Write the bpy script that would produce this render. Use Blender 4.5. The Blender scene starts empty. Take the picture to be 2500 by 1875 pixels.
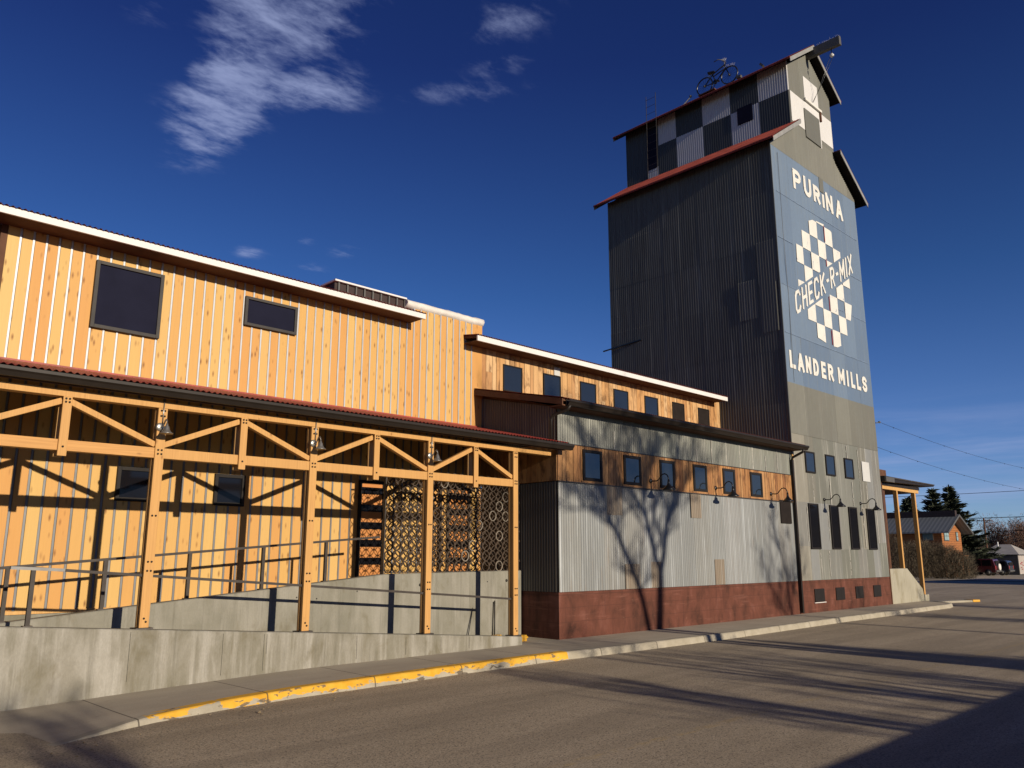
import bpy, bmesh, math, random
from mathutils import Vector, Matrix
R = math.radians
SC = bpy.context.scene
COL = SC.collection
random.seed(7)

# ------------------------------------------------------------------ camera, sky, sun, exposure
cam_d = bpy.data.cameras.new('camera')
cam = bpy.data.objects.new('camera', cam_d); COL.objects.link(cam)
cam_d.sensor_width = 36.0; cam_d.lens = 28.318
cam_d.clip_start = 0.05; cam_d.clip_end = 3000
cam.location = (0, 0, 1.55)
cam.rotation_euler = (R(90 + 11.957), 0, R(-44.25))
SC.camera = cam

SUN_AZ = 0.036            # x drift of the light per metre of y
SUN_DROP = 0.248          # z drop of the light per metre of y
ld = Vector((SUN_AZ, 1.0, -SUN_DROP)).normalized()
sun_d = bpy.data.lights.new('sun', 'SUN')
sun = bpy.data.objects.new('sun', sun_d); COL.objects.link(sun)
sun_d.energy = 5.0; sun_d.angle = R(0.5); sun_d.color = (1.0, 0.87, 0.69)
sun.rotation_euler = ld.to_track_quat('-Z', 'Y').to_euler()
sun.location = (0, -30, 30)

SC.view_settings.view_transform = 'Standard'
SC.view_settings.look = 'None'
SC.view_settings.exposure = 0.25
SC.view_settings.gamma = 1.0

world = bpy.data.worlds.new('World'); SC.world = world
world.use_nodes = True


def build_world():
    nt = world.node_tree; nt.nodes.clear()
    N = nt.nodes.new; L = nt.links.new
    out = N('ShaderNodeOutputWorld'); bg = N('ShaderNodeBackground')
    L(bg.outputs[0], out.inputs[0]); bg.inputs['Strength'].default_value = 0.107
    sky = N('ShaderNodeTexSky'); sky.sky_type = 'NISHITA'; sky.sun_disc = False
    sky.sun_elevation = R(13.9); sky.sun_rotation = math.pi + SUN_AZ
    sky.altitude = 1600; sky.air_density = 1.0; sky.dust_density = 0.0; sky.ozone_density = 4.0
    tint = N('ShaderNodeMix'); tint.data_type = 'RGBA'; tint.blend_type = 'MULTIPLY'
    tint.inputs[0].default_value = 1.0
    L(sky.outputs[0], tint.inputs[6]); tint.inputs[7].default_value = (0.62, 0.78, 1.12, 1)
    # the high dry air darkens towards the zenith
    tc = N('ShaderNodeTexCoord'); sep = N('ShaderNodeSeparateXYZ'); L(tc.outputs['Generated'], sep.inputs[0])

    def math_(op, a, b=None, clamp=False):
        m = N('ShaderNodeMath'); m.operation = op; m.use_clamp = clamp
        for i, v in enumerate((a, b)):
            if v is None: continue
            if isinstance(v, (int, float)): m.inputs[i].default_value = v
            else: L(v, m.inputs[i])
        return m.outputs[0]
    rp = N('ShaderNodeValToRGB'); L(sep.outputs[2], rp.inputs[0]); els = rp.color_ramp.elements
    while len(els) < 5: els.new(0.5)
    for e, (p, c) in zip(els, [(0.0, (1.0, 0.86, 0.80)), (0.12, (0.92, 0.78, 0.75)), (0.31, (0.48, 0.55, 0.59)), (0.55, (0.27, 0.275, 0.42)), (1.0, (0.20, 0.21, 0.34))]):
        e.position = p; e.color = (c[0], c[1], c[2], 1)
    t2 = N('ShaderNodeMix'); t2.data_type = 'RGBA'; t2.blend_type = 'MULTIPLY'; t2.inputs[0].default_value = 1.0
    L(tint.outputs[2], t2.inputs[6]); L(rp.outputs[0], t2.inputs[7])
    z = math_('MAXIMUM', sep.outputs[2], 0.02)
    u = math_('DIVIDE', sep.outputs[0], z); v = math_('DIVIDE', sep.outputs[1], z)
    cmb = N('ShaderNodeCombineXYZ'); L(u, cmb.inputs[0]); L(v, cmb.inputs[1])

    def noise(scale, detail, rough, vec, dist=0.0):
        n = N('ShaderNodeTexNoise'); n.inputs['Scale'].default_value = scale
        n.inputs['Detail'].default_value = detail; n.inputs['Roughness'].default_value = rough
        n.inputs['Distortion'].default_value = dist
        L(vec, n.inputs['Vector']); return n.outputs[0]
    mpw = N('ShaderNodeMapping'); L(cmb.outputs[0], mpw.inputs[0]); mpw.inputs['Rotation'].default_value = (0, 0, R(35))
    mpw.inputs['Scale'].default_value = (1.0, 1.7, 1.0)
    wisp = noise(7.0, 9.0, 0.60, mpw.outputs[0], 0.3)
    big = noise(3.2, 5.0, 0.55, cmb.outputs[0])
    # clouds sit on a flat layer overhead: (u, v) centre, half sizes, turn, weight
    blobs = [(0.60, 1.16, 0.20, 0.46, -14, 1.0), (0.68, 1.60, 0.15, 0.50, -9, 0.95), (0.80, 1.44, 0.14, 0.18, 35, 0.85),
             (0.44, 1.42, 0.08, 0.10, 0, 0.45), (0.95, 0.98, 0.10, 0.16, 0, 0.55), (1.03, 1.10, 0.08, 0.12, 20, 0.48),
             (1.04, 1.23, 0.07, 0.22, 40, 0.48), (1.16, 2.46, 0.09, 0.10, 0, 0.58), (1.39, 2.23, 0.08, 0.12, 0, 0.58),
             (1.24, 2.24, 0.05, 0.07, 0, 0.56), (1.40, 2.45, 0.12, 0.08, 0, 0.45)]
    total = None
    for (cu, cv, su, sv, rot, w) in blobs:
        mp = N('ShaderNodeMapping'); mp.vector_type = 'TEXTURE'
        mp.inputs['Location'].default_value = (cu, cv, 0); mp.inputs['Rotation'].default_value = (0, 0, R(rot))
        mp.inputs['Scale'].default_value = (su, sv, 1)
        L(cmb.outputs[0], mp.inputs[0])
        vl = N('ShaderNodeVectorMath'); vl.operation = 'LENGTH'; L(mp.outputs[0], vl.inputs[0])
        mr = N('ShaderNodeMapRange'); mr.interpolation_type = 'SMOOTHSTEP'
        mr.inputs['From Min'].default_value = 1.35; mr.inputs['From Max'].default_value = 0.1
        mr.inputs['To Max'].default_value = w
        L(vl.outputs['Value'], mr.inputs['Value'])
        total = mr.outputs[0] if total is None else math_('MAXIMUM', total, mr.outputs[0])
    # noise eats into the mask
    fine = noise(26.0, 9.0, 0.62, mpw.outputs[0], 0.5)
    er = math_('ADD', math_('MULTIPLY', math_('SUBTRACT', wisp, 0.5), 2.0), math_('MULTIPLY', math_('SUBTRACT', big, 0.5), 1.1))
    er = math_('ADD', er, math_('MULTIPLY', math_('SUBTRACT', fine, 0.5), 0.75))
    dens = math_('MULTIPLY', math_('ADD', math_('SUBTRACT', total, 0.27), er), math_('MINIMUM', math_('MULTIPLY', total, 1.6), 1.0))
    mr2 = N('ShaderNodeMapRange'); mr2.interpolation_type = 'SMOOTHSTEP'
    L(dens, mr2.inputs['Value']); mr2.inputs['From Min'].default_value = 0.0; mr2.inputs['From Max'].default_value = 1.2
    fac = math_('MULTIPLY', mr2.outputs[0], 0.70)
    # faint band of high cirrus low over the skyline
    mb = N('ShaderNodeMapping'); L(tc.outputs['Generated'], mb.inputs[0]); mb.inputs['Scale'].default_value = (1.5, 1.5, 22.0)
    ban = noise(1.6, 6.0, 0.6, mb.outputs[0], 0.4)
    b1 = N('ShaderNodeMapRange'); b1.interpolation_type = 'SMOOTHSTEP'; L(ban, b1.inputs['Value']); b1.inputs['From Min'].default_value = 0.42; b1.inputs['From Max'].default_value = 0.72
    b2 = N('ShaderNodeMapRange'); b2.interpolation_type = 'SMOOTHSTEP'; L(sep.outputs[2], b2.inputs['Value']); b2.inputs['From Min'].default_value = 0.19; b2.inputs['From Max'].default_value = 0.09
    b3 = N('ShaderNodeMapRange'); b3.interpolation_type = 'SMOOTHSTEP'; L(sep.outputs[2], b3.inputs['Value']); b3.inputs['From Min'].default_value = 0.0; b3.inputs['From Max'].default_value = 0.06
    fac = math_('MAXIMUM', fac, math_('MULTIPLY', math_('MULTIPLY', math_('MULTIPLY', b1.outputs[0], b2.outputs[0]), b3.outputs[0]), 0.42))
    # thin veil near the skyline
    mx = N('ShaderNodeMix'); mx.data_type = 'RGBA'
    L(fac, mx.inputs[0]); L(t2.outputs[2], mx.inputs[6]); mx.inputs[7].default_value = (2.9, 3.4, 5.4, 1)
    L(mx.outputs[2], bg.inputs['Color'])


build_world()

# ------------------------------------------------------------------ helpers


class MB:
    """collects geometry in world coordinates; build() links it as one mesh object"""

    def __init__(s):
        s.v = []; s.f = []; s.mi = []; s.sm = []

    def face(s, idx, mi=0, smooth=False):
        s.f.append(idx); s.mi.append(mi); s.sm.append(smooth)

    def box(s, x0, x1, y0, y1, z0, z1, mi=0):
        b = len(s.v)
        s.v += [(x0, y0, z0), (x1, y0, z0), (x1, y1, z0), (x0, y1, z0), (x0, y0, z1), (x1, y0, z1), (x1, y1, z1), (x0, y1, z1)]
        for q in ((0, 3, 2, 1), (4, 5, 6, 7), (0, 1, 5, 4), (1, 2, 6, 5), (2, 3, 7, 6), (3, 0, 4, 7)):
            s.face([b + i for i in q], mi)
        return s

    def hexa(s, p, mi=0):
        """eight corners: bottom ring of four, then top ring of four (same order as box)"""
        b = len(s.v); s.v += [tuple(q) for q in p]
        for q in ((0, 3, 2, 1), (4, 5, 6, 7), (0, 1, 5, 4), (1, 2, 6, 5), (2, 3, 7, 6), (3, 0, 4, 7)):
            s.face([b + i for i in q], mi)
        return s

    def bar(s, p, q, w, h, up=(0, 0, 1), mi=0):
        p = Vector(p); q = Vector(q); d = (q - p).normalized(); up = Vector(up)
        a = d.cross(up)
        if a.length < 1e-4: a = d.cross(Vector((1, 0, 0)))
        a.normalize(); c = a.cross(d)
        a *= w / 2; c *= h / 2
        return s.hexa([p - a - c, p + a - c, q + a - c, q - a - c, p - a + c, p + a + c, q + a + c, q - a + c], mi)

    def tube(s, pts, r, n=8, cap=True, mi=0):
        pts = [Vector(p) for p in pts]
        rs = r if isinstance(r, (list, tuple)) else [r] * len(pts)
        b = len(s.v); ref = None
        for i, p in enumerate(pts):
            d = (pts[min(i + 1, len(pts) - 1)] - pts[max(i - 1, 0)])
            if d.length < 1e-9: d = Vector((0, 0, 1))
            d.normalize()
            if ref is None:
                ref = Vector((0, 0, 1)) if abs(d.z) < 0.9 else Vector((1, 0, 0))
            a = d.cross(ref)
            if a.length < 1e-5: a = d.cross(Vector((0.3, 1, 0.2)))
            a.normalize(); c = d.cross(a); ref = -c if False else c.cross(d) * 0 + ref
            for k in range(n):
                t = 2 * math.pi * k / n
                s.v.append(tuple(p + (a * math.cos(t) + c * math.sin(t)) * rs[i]))
        for i in range(len(pts) - 1):
            for k in range(n):
                k2 = (k + 1) % n
                s.face([b + i * n + k, b + i * n + k2, b + (i + 1) * n + k2, b + (i + 1) * n + k], mi, n > 4)
        if cap:
            s.face([b + k for k in range(n)][::-1], mi)
            s.face([b + (len(pts) - 1) * n + k for k in range(n)], mi)
        return s

    def lathe(s, prof, o, axis=(0, 0, 1), n=20, mi=0):
        """profile of (radius, height along axis) turned about axis through o"""
        o = Vector(o); ax = Vector(axis).normalized()
        a = ax.cross(Vector((0, 1, 0)) if abs(ax.y) < 0.9 else Vector((1, 0, 0))).normalized(); c = ax.cross(a)
        b = len(s.v)
        for (r, h) in prof:
            for k in range(n):
                t = 2 * math.pi * k / n
                s.v.append(tuple(o + ax * h + (a * math.cos(t) + c * math.sin(t)) * r))
        for i in range(len(prof) - 1):
            for k in range(n):
                k2 = (k + 1) % n
                s.face([b + i * n + k, b + i * n + k2, b + (i + 1) * n + k2, b + (i + 1) * n + k], mi, True)
        return s

    def prism(s, poly, axis, a, c, mi=0):
        """polygon (2-D, counter-clockwise) extruded along axis from a to c; plane axes are the other two in order"""
        def pt(p, t):
            if axis == 0: return (t, p[0], p[1])
            if axis == 1: return (p[0], t, p[1])
            return (p[0], p[1], t)
        b = len(s.v); n = len(poly)
        s.v += [pt(p, a) for p in poly] + [pt(p, c) for p in poly]
        s.face([b + i for i in range(n)], mi); s.face([b + n + i for i in range(n)][::-1], mi)
        for i in range(n):
            j = (i + 1) % n
            s.face([b + i, b + n + i, b + n + j, b + j], mi)
        return s

    def corr(s, O, U, V, N, width, v0, v1, pitch=0.071, amp=0.009, per=6, phase=0.0, mi=0):
        """one corrugated sheet; v0/v1 numbers or functions of the distance u"""
        O = Vector(O); U = Vector(U).normalized(); V = Vector(V).normalized(); N = Vector(N).normalized()
        n = max(2, int(round(width / pitch * per)))
        b = len(s.v)
        for i in range(n + 1):
            u = width * i / n
            a = v0(u) if callable(v0) else v0
            c = v1(u) if callable(v1) else v1
            off = N * (amp * math.cos(2 * math.pi * (u + phase) / pitch))
            p = O + U * u + off
            s.v.append(tuple(p + V * a)); s.v.append(tuple(p + V * max(c, a)))
        for i in range(n):
            k = b + 2 * i
            s.face([k, k + 2, k + 3, k + 1], mi, True)
        return s

    def build(s, name, mat, parent=None, bevel=0.0):
        me = bpy.data.meshes.new(name)
        off = wloc(parent) if parent else Vector((0, 0, 0))
        me.from_pydata([(v[0] - off.x, v[1] - off.y, v[2] - off.z) for v in s.v], [], s.f)
        mats = mat if isinstance(mat, (list, tuple)) else [mat]
        for m in mats: me.materials.append(m)
        me.polygons.foreach_set('material_index', s.mi)
        me.polygons.foreach_set('use_smooth', s.sm)
        me.update()
        bm = bmesh.new(); bm.from_mesh(me)
        bmesh.ops.recalc_face_normals(bm, faces=bm.faces)
        bm.to_mesh(me); bm.free()
        o = bpy.data.objects.new(name, me); COL.objects.link(o)
        if parent: o.parent = parent
        if bevel:
            md = o.modifiers.new('bevel', 'BEVEL'); md.width = bevel; md.segments = 2; md.limit_method = 'ANGLE'
        return o


def wloc(o):
    v = Vector((0, 0, 0))
    while o:
        v += o.location; o = o.parent
    return v


def thing(name, label, cat, loc=(0, 0, 0), group=None):
    o = bpy.data.objects.new(name, None); COL.objects.link(o)
    o.location = loc; o.empty_display_size = 0.2
    return tag(o, label, cat, group)


def tag(o, label, cat, group=None, kind=None):
    o['label'] = label; o['category'] = cat
    if group: o['group'] = group
    if kind: o['kind'] = kind
    return o


def struct(o):
    o['kind'] = 'structure'; return o


def dup(root, loc, label=None):
    r = root.copy(); COL.objects.link(r); r.location = loc
    if label: r['label'] = label
    for ch in list(root.children):
        c = ch.copy(); COL.objects.link(c); c.parent = r
        for g in list(ch.children):
            d = g.copy(); COL.objects.link(d); d.parent = c
    return r


# ------------------------------------------------------------------ materials


AL = 0.72              # common scale of the wall and timber colours


class NT:
    def __init__(s, name, rough=0.8, spec=0.3, metal=0.0):
        s.m = bpy.data.materials.new(name); s.m.use_nodes = True
        s.t = s.m.node_tree; s.b = s.t.nodes['Principled BSDF']
        s.b.inputs['Roughness'].default_value = rough
        s.b.inputs['Specular IOR Level'].default_value = spec
        s.b.inputs['Metallic'].default_value = metal
        s._c = None

    def N(s, t): return s.t.nodes.new(t)

    def L(s, a, b): s.t.links.new(a, b)

    def co(s, scale=(1, 1, 1), loc=(0, 0, 0), rot=(0, 0, 0)):
        if s._c is None: s._c = s.N('ShaderNodeTexCoord')
        m = s.N('ShaderNodeMapping'); s.L(s._c.outputs['Object'], m.inputs[0])
        m.inputs['Scale'].default_value = scale; m.inputs['Location'].default_value = loc; m.inputs['Rotation'].default_value = rot
        return m.outputs[0]

    def wco(s, scale=(1, 1, 1)):
        g = s.N('ShaderNodeNewGeometry'); m = s.N('ShaderNodeMapping'); s.L(g.outputs['Position'], m.inputs[0])
        m.inputs['Scale'].default_value = scale
        return m.outputs[0]

    def noise(s, vec, scale=1.0, detail=5.0, rough=0.55, dist=0.0):
        n = s.N('ShaderNodeTexNoise'); s.L(vec, n.inputs['Vector'])
        n.inputs['Scale'].default_value = scale; n.inputs['Detail'].default_value = detail
        n.inputs['Roughness'].default_value = rough; n.inputs['Distortion'].default_value = dist
        return n.outputs[0]

    def vor(s, vec, scale=1.0, feature='F1', out='Distance'):
        n = s.N('ShaderNodeTexVoronoi'); s.L(vec, n.inputs['Vector']); n.inputs['Scale'].default_value = scale
        n.feature = feature
        return n.outputs[out]

    def island(s):
        return s.N('ShaderNodeNewGeometry').outputs['Random Per Island']

    def ramp(s, fac, stops, interp='LINEAR'):
        r = s.N('ShaderNodeValToRGB'); s.L(fac, r.inputs[0]); cr = r.color_ramp; cr.interpolation = interp
        while len(cr.elements) < len(stops): cr.elements.new(0.5)
        for e, (p, c) in zip(cr.elements, stops):
            e.position = p
            e.color = (c, c, c, 1) if isinstance(c, (int, float)) else (c[0], c[1], c[2], 1)
        return r.outputs[0]

    def mix(s, fac, a, b, mode='MIX'):
        m = s.N('ShaderNodeMix'); m.data_type = 'RGBA'; m.blend_type = mode
        for i, v in ((0, fac), (6, a), (7, b)):
            if isinstance(v, (int, float)): m.inputs[i].default_value = v if i == 0 else (v, v, v, 1)
            elif isinstance(v, tuple): m.inputs[i].default_value = (v[0], v[1], v[2], 1)
            else: s.L(v, m.inputs[i])
        return m.outputs[2]

    def math(s, op, a, b=None, clamp=False):
        m = s.N('ShaderNodeMath'); m.operation = op; m.use_clamp = clamp
        for i, v in enumerate((a, b)):
            if v is None: continue
            if isinstance(v, (int, float)): m.inputs[i].default_value = v
            else: s.L(v, m.inputs[i])
        return m.outputs[0]

    def col(s, c):
        if isinstance(c, tuple): s.b.inputs['Base Color'].default_value = (c[0], c[1], c[2], 1)
        else: s.L(c, s.b.inputs['Base Color'])
        return s

    def rough(s, r):
        s.L(r, s.b.inputs['Roughness']); return s

    def bump(s, h, strength=0.3, dist=0.01):
        n = s.N('ShaderNodeBump'); s.L(h, n.inputs['Height'])
        n.inputs['Strength'].default_value = strength; n.inputs['Distance'].default_value = dist
        s.L(n.outputs[0], s.b.inputs['Normal']); return s


def plain(name, c, rough=0.7, spec=0.3, metal=0.0, var=0.12, scale=8.0, bump=0.0):
    n = NT(name, rough, spec, metal)
    k = n.noise(n.co(), scale, 5)
    c = tuple(x * AL for x in c)
    lo = tuple(x * (1 - var) for x in c); hi = tuple(min(1, x * (1 + var)) for x in c)
    n.col(n.ramp(k, [(0.3, lo), (0.7, hi)]))
    if bump: n.bump(n.noise(n.co(), scale * 8, 3), bump, 0.004)
    return n.m


def wood(name, cols, grain=0.16, knot=(0.14, 0.055, 0.02), knotsc=(9, 9, 2.6), knotr=0.11, axis=2, rough=0.62, blotch=0.0, dark=(0.12, 0.055, 0.022), knotp=0.45):
    sc_ = lambda q: tuple(x * AL for x in q)
    cols = [sc_(q) for q in cols]; knot = sc_(knot); dark = sc_(dark)
    n = NT(name, rough, 0.25)
    isl = n.island()
    n_ = len(cols)
    base = n.ramp(isl, [((i + 0.5) / n_, c) for i, c in enumerate(cols)])
    # shift coordinates per board so that no grain runs through two boards
    geo = n.wco()
    off = n.N('ShaderNodeCombineXYZ'); n.L(n.math('MULTIPLY', isl, 37.0), off.inputs[0]); n.L(n.math('MULTIPLY', isl, 91.0), off.inputs[2])
    ad = n.N('ShaderNodeVectorMath'); ad.operation = 'ADD'; n.L(geo, ad.inputs[0]); n.L(off.outputs[0], ad.inputs[1])

    def mp(sc):
        m = n.N('ShaderNodeMapping'); n.L(ad.outputs[0], m.inputs[0]); m.inputs['Scale'].default_value = sc; return m.outputs[0]
    g = [60, 60, 60]; g[axis] = 1.6
    gr = n.noise(mp(tuple(g)), 1.0, 4, 0.6, 0.4)
    w = [5, 5, 5]; w[axis] = 0.8
    soft = n.noise(mp(tuple(w)), 1.0, 3, 0.5)
    c = n.mix(n.ramp(gr, [(0.35, 0.0), (0.75, grain * 3)]), base, n.mix(0.6, base, dark))
    c = n.mix(n.ramp(soft, [(0.3, 0.0), (0.7, 0.45)]), c, n.mix(0.5, c, cols[0]))
    if blotch:
        b = [4, 4, 4]; b[axis] = 1.5
        bl = n.noise(mp(tuple(b)), 1.3, 6, 0.65, 0.6)
        c = n.mix(n.ramp(bl, [(0.5, 0.0), (0.68, blotch)]), c, dark)
    kv = n.vor(mp(knotsc), 1.0)
    kn = n.ramp(kv, [(knotr * 0.35, 1.0), (knotr, 0.55), (knotr * 1.9, 0.0)])
    pick = n.ramp(n.noise(mp(tuple(x * 0.35 for x in knotsc)), 1.0, 2), [(knotp, 0.0), (knotp + 0.11, 1.0)])
    c = n.mix(n.math('MULTIPLY', kn, n.math('MULTIPLY', pick, 0.85)), c, knot)
    n.col(c); n.bump(gr, 0.15, 0.002)
    return n.m


def sheet(name, cols, streak=(0.55, 0.55, 0.52), rust=(0.22, 0.10, 0.05), st=0.35, ru=0.25, rough=0.55, metal=0.15, tint_noise=0.3, panel=None):
    """weathered corrugated sheet: one tone per sheet, vertical streaks, rust runs"""
    sc_ = lambda q: tuple(x * AL for x in q)
    cols = [sc_(q) for q in cols]; streak = sc_(streak); rust = sc_(rust)
    n = NT(name, rough, 0.35, metal)
    k = len(cols); isl = n.island()
    c = n.ramp(isl, [(i / k, cc) for i, cc in enumerate(cols)], 'CONSTANT')
    big = n.noise(n.wco((0.7, 0.7, 0.45)), 1.0, 5, 0.6)
    c = n.mix(n.ramp(big, [(0.35, 0.0), (0.7, tint_noise)]), c, n.mix(0.55, c, (0.06, 0.055, 0.05)))
    s1 = n.noise(n.wco((9, 9, 0.35)), 1.0, 6, 0.65)
    c = n.mix(n.ramp(s1, [(0.54, 0.0), (0.72, st)]), c, streak)
    s2 = n.noise(n.wco((7, 7, 0.5)), 1.7, 6, 0.7)
    c = n.mix(n.ramp(s2, [(0.56, 0.0), (0.74, ru)]), c, rust)
    fine = n.noise(n.wco((40, 40, 6)), 1.0, 4, 0.6)
    c = n.mix(n.ramp(fine, [(0.3, 0.0), (0.75, 0.25)]), c, n.mix(0.6, c, (0.05, 0.05, 0.05)))
    if panel:
        c = n.mix(n.ramp(isl, [(panel[0], 0.0), (panel[0] + 0.001, 1.0)], 'CONSTANT'), c, panel[1])
    n.col(c)
    n.rough(n.ramp(s1, [(0.3, rough + 0.1), (0.8, rough - 0.1)]))
    return n.m


def concrete(name, a, b, streak=(0.62, 0.6, 0.56), st=0.5, board=True):
    sc_ = lambda q: tuple(x * AL for x in q)
    a = sc_(a); b = sc_(b); streak = sc_(streak)
    n = NT(name, 0.88, 0.2)
    k = n.noise(n.wco((1.2, 1.2, 0.8)), 1.5, 6, 0.6)
    c = n.ramp(k, [(0.3, a), (0.7, b)])
    s1 = n.noise(n.wco((5.0, 5.0, 0.35)), 1.0, 6, 0.62, 0.3)
    c = n.mix(n.ramp(s1, [(0.5, 0.0), (0.68, st)]), c, streak)
    s0 = n.noise(n.wco((2.2, 2.2, 0.9)), 1.3, 6, 0.6, 0.6)
    c = n.mix(n.ramp(s0, [(0.50, 0.0), (0.64, st * 0.6)]), c, streak)
    c = n.mix(n.ramp(s0, [(0.34, 0.55), (0.45, 0.0)]), c, (a[0] * 0.72, a[1] * 0.66, a[2] * 0.52))
    s2 = n.noise(n.wco((9.0, 9.0, 0.5)), 1.3, 6, 0.65, 0.2)
    c = n.mix(n.ramp(s2, [(0.52, 0.0), (0.75, 0.5)]), c, tuple(x * 0.55 for x in a))
    f = n.noise(n.wco((60, 60, 30)), 1.0, 4, 0.6)
    c = n.mix(n.ramp(f, [(0.35, 0.0), (0.8, 0.25)]), c, tuple(x * 0.5 for x in a))
    n.col(c); n.bump(n.noise(n.wco((25, 25, 12)), 1.0, 5, 0.6), 0.25, 0.004)
    return n.m


M = {}
M['fresh'] = wood('fresh_pine', [(0.685, 0.405, 0.125), (0.71, 0.465, 0.16), (0.665, 0.355, 0.105), (0.725, 0.50, 0.185), (0.685, 0.385, 0.12), (0.66, 0.335, 0.10)],
                  grain=0.07, knot=(0.20, 0.075, 0.022), knotsc=(12, 12, 4.2), knotr=0.15, dark=(0.32, 0.14, 0.04), knotp=0.40)
M['timber'] = wood('timber_beam', [(0.70, 0.40, 0.135), (0.66, 0.355, 0.115), (0.73, 0.44, 0.16), (0.68, 0.375, 0.125)], grain=0.26, knot=(0.25, 0.10, 0.03), knotsc=(7, 7, 4), knotr=0.08, dark=(0.32, 0.14, 0.04))
M['rustic'] = wood('rustic_board', [(0.72, 0.42, 0.175), (0.62, 0.33, 0.125), (0.78, 0.50, 0.24), (0.50, 0.245, 0.095), (0.68, 0.38, 0.15), (0.80, 0.53, 0.27)], grain=0.22,
                   knot=(0.07, 0.03, 0.015), knotsc=(10, 10, 2.8), knotr=0.17, blotch=0.75, dark=(0.14, 0.06, 0.025))
M['band'] = wood('band_board', [(0.52, 0.265, 0.10), (0.38, 0.175, 0.065), (0.60, 0.33, 0.14), (0.30, 0.13, 0.05), (0.55, 0.28, 0.105)], grain=0.24,
                 knot=(0.05, 0.022, 0.012), knotsc=(10, 10, 2.8), knotr=0.19, blotch=0.8, dark=(0.085, 0.036, 0.018))
M['orange'] = wood('orange_door_wood', [(0.60, 0.24, 0.07), (0.64, 0.27, 0.08)], grain=0.1, knotr=0.05, dark=(0.3, 0.11, 0.03))
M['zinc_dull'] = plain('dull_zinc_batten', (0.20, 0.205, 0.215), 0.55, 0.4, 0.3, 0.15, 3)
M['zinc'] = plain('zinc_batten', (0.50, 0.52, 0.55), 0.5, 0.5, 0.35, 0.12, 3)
M['front_low'] = sheet('galvanised_sheet', [(0.27, 0.285, 0.285), (0.295, 0.31, 0.31), (0.25, 0.265, 0.265), (0.275, 0.285, 0.275), (0.31, 0.322, 0.322), (0.26, 0.262, 0.248)],
                       streak=(0.56, 0.60, 0.63), rust=(0.22, 0.155, 0.105), st=0.5, ru=0.55, tint_noise=0.45)
M['front_up'] = sheet('grey_painted_sheet', [(0.225, 0.235, 0.20), (0.245, 0.25, 0.215), (0.205, 0.21, 0.18)], streak=(0.40, 0.40, 0.36), st=0.30, ru=0.15, tint_noise=0.4)
M['tower_patch'] = sheet('patched_grey_sheet', [(0.20, 0.21, 0.18), (0.27, 0.28, 0.275), (0.185, 0.19, 0.16), (0.23, 0.235, 0.205), (0.30, 0.285, 0.235), (0.215, 0.22, 0.20), (0.24, 0.24, 0.22), (0.205, 0.20, 0.165)],
                         streak=(0.62, 0.60, 0.53), st=0.5, ru=0.2, tint_noise=0.4)
M['tower_grey'] = sheet('weathered_grey_sheet', [(0.185, 0.187, 0.158), (0.205, 0.205, 0.172), (0.17, 0.17, 0.143)], streak=(0.32, 0.32, 0.28), st=0.25, ru=0.15, tint_noise=0.4)
M['tower_side'] = sheet('dark_weathered_sheet', [(0.168, 0.164, 0.132), (0.158, 0.154, 0.124), (0.178, 0.174, 0.14), (0.150, 0.147, 0.118), (0.165, 0.162, 0.13)], streak=(0.40, 0.39, 0.31), rust=(0.05, 0.045, 0.032), st=0.5, ru=0.75, tint_noise=0.2)
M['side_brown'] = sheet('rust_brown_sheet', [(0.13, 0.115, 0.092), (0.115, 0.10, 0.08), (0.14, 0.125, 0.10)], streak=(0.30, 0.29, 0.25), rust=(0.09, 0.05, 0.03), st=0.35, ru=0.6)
M['check_dark'] = sheet('dark_check_paint', [(0.085, 0.092, 0.088), (0.09, 0.096, 0.09)], streak=(0.2, 0.2, 0.2), st=0.15, ru=0.1)
M['check_white'] = sheet('white_check_paint', [(0.80, 0.79, 0.77), (0.77, 0.76, 0.74)], streak=(0.85, 0.84, 0.82), rust=(0.45, 0.38, 0.30), st=0.2, ru=0.2, metal=0.0, tint_noise=0.08)
M['blue'] = sheet('blue_sign_paint', [(0.145, 0.215, 0.325), (0.16, 0.232, 0.34), (0.132, 0.20, 0.31)], streak=(0.22, 0.27, 0.30), rust=(0.20, 0.20, 0.15), st=0.35, ru=0.4, metal=0.0, tint_noise=0.2, rough=0.75)
n = NT('white_sign_paint', 0.75, 0.2)
c = n.ramp(n.noise(n.wco((3, 3, 3)), 1.0, 5), [(0.3, (0.52, 0.51, 0.47)), (0.7, (0.58, 0.565, 0.52))])
c = n.mix(n.ramp(n.noise(n.wco((14, 14, 1.2)), 1.0, 6, 0.7), [(0.60, 0.0), (0.70, 0.75)]), c, (0.20, 0.235, 0.28))
c = n.mix(n.ramp(n.noise(n.wco((5, 5, 7)), 1.0, 7, 0.7), [(0.64, 0.0), (0.67, 0.85)]), c, (0.12, 0.16, 0.23))
n.col(c); M['sign_white'] = n.m
M['sign_red'] = plain('red_edge_paint', (0.32, 0.05, 0.07), 0.7, 0.2, 0, 0.2, 6)
M['caulk'] = plain('dirty_white_caulk', (0.52, 0.50, 0.45), 0.7, 0.2, 0, 0.3, 9)
M['fascia'] = plain('white_fascia_paint', (0.80, 0.79, 0.77), 0.55, 0.3, 0, 0.03, 3)
M['soffit'] = plain('dark_soffit_board', (0.125, 0.058, 0.032), 0.75, 0.2, 0, 0.2, 5)
M['redroof'] = plain('red_roof_paint', (0.36, 0.055, 0.04), 0.5, 0.35, 0.0, 0.25, 4)
M['redtile'] = plain('faded_red_roof', (0.27, 0.055, 0.04), 0.65, 0.25, 0.0, 0.35, 3)
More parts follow.
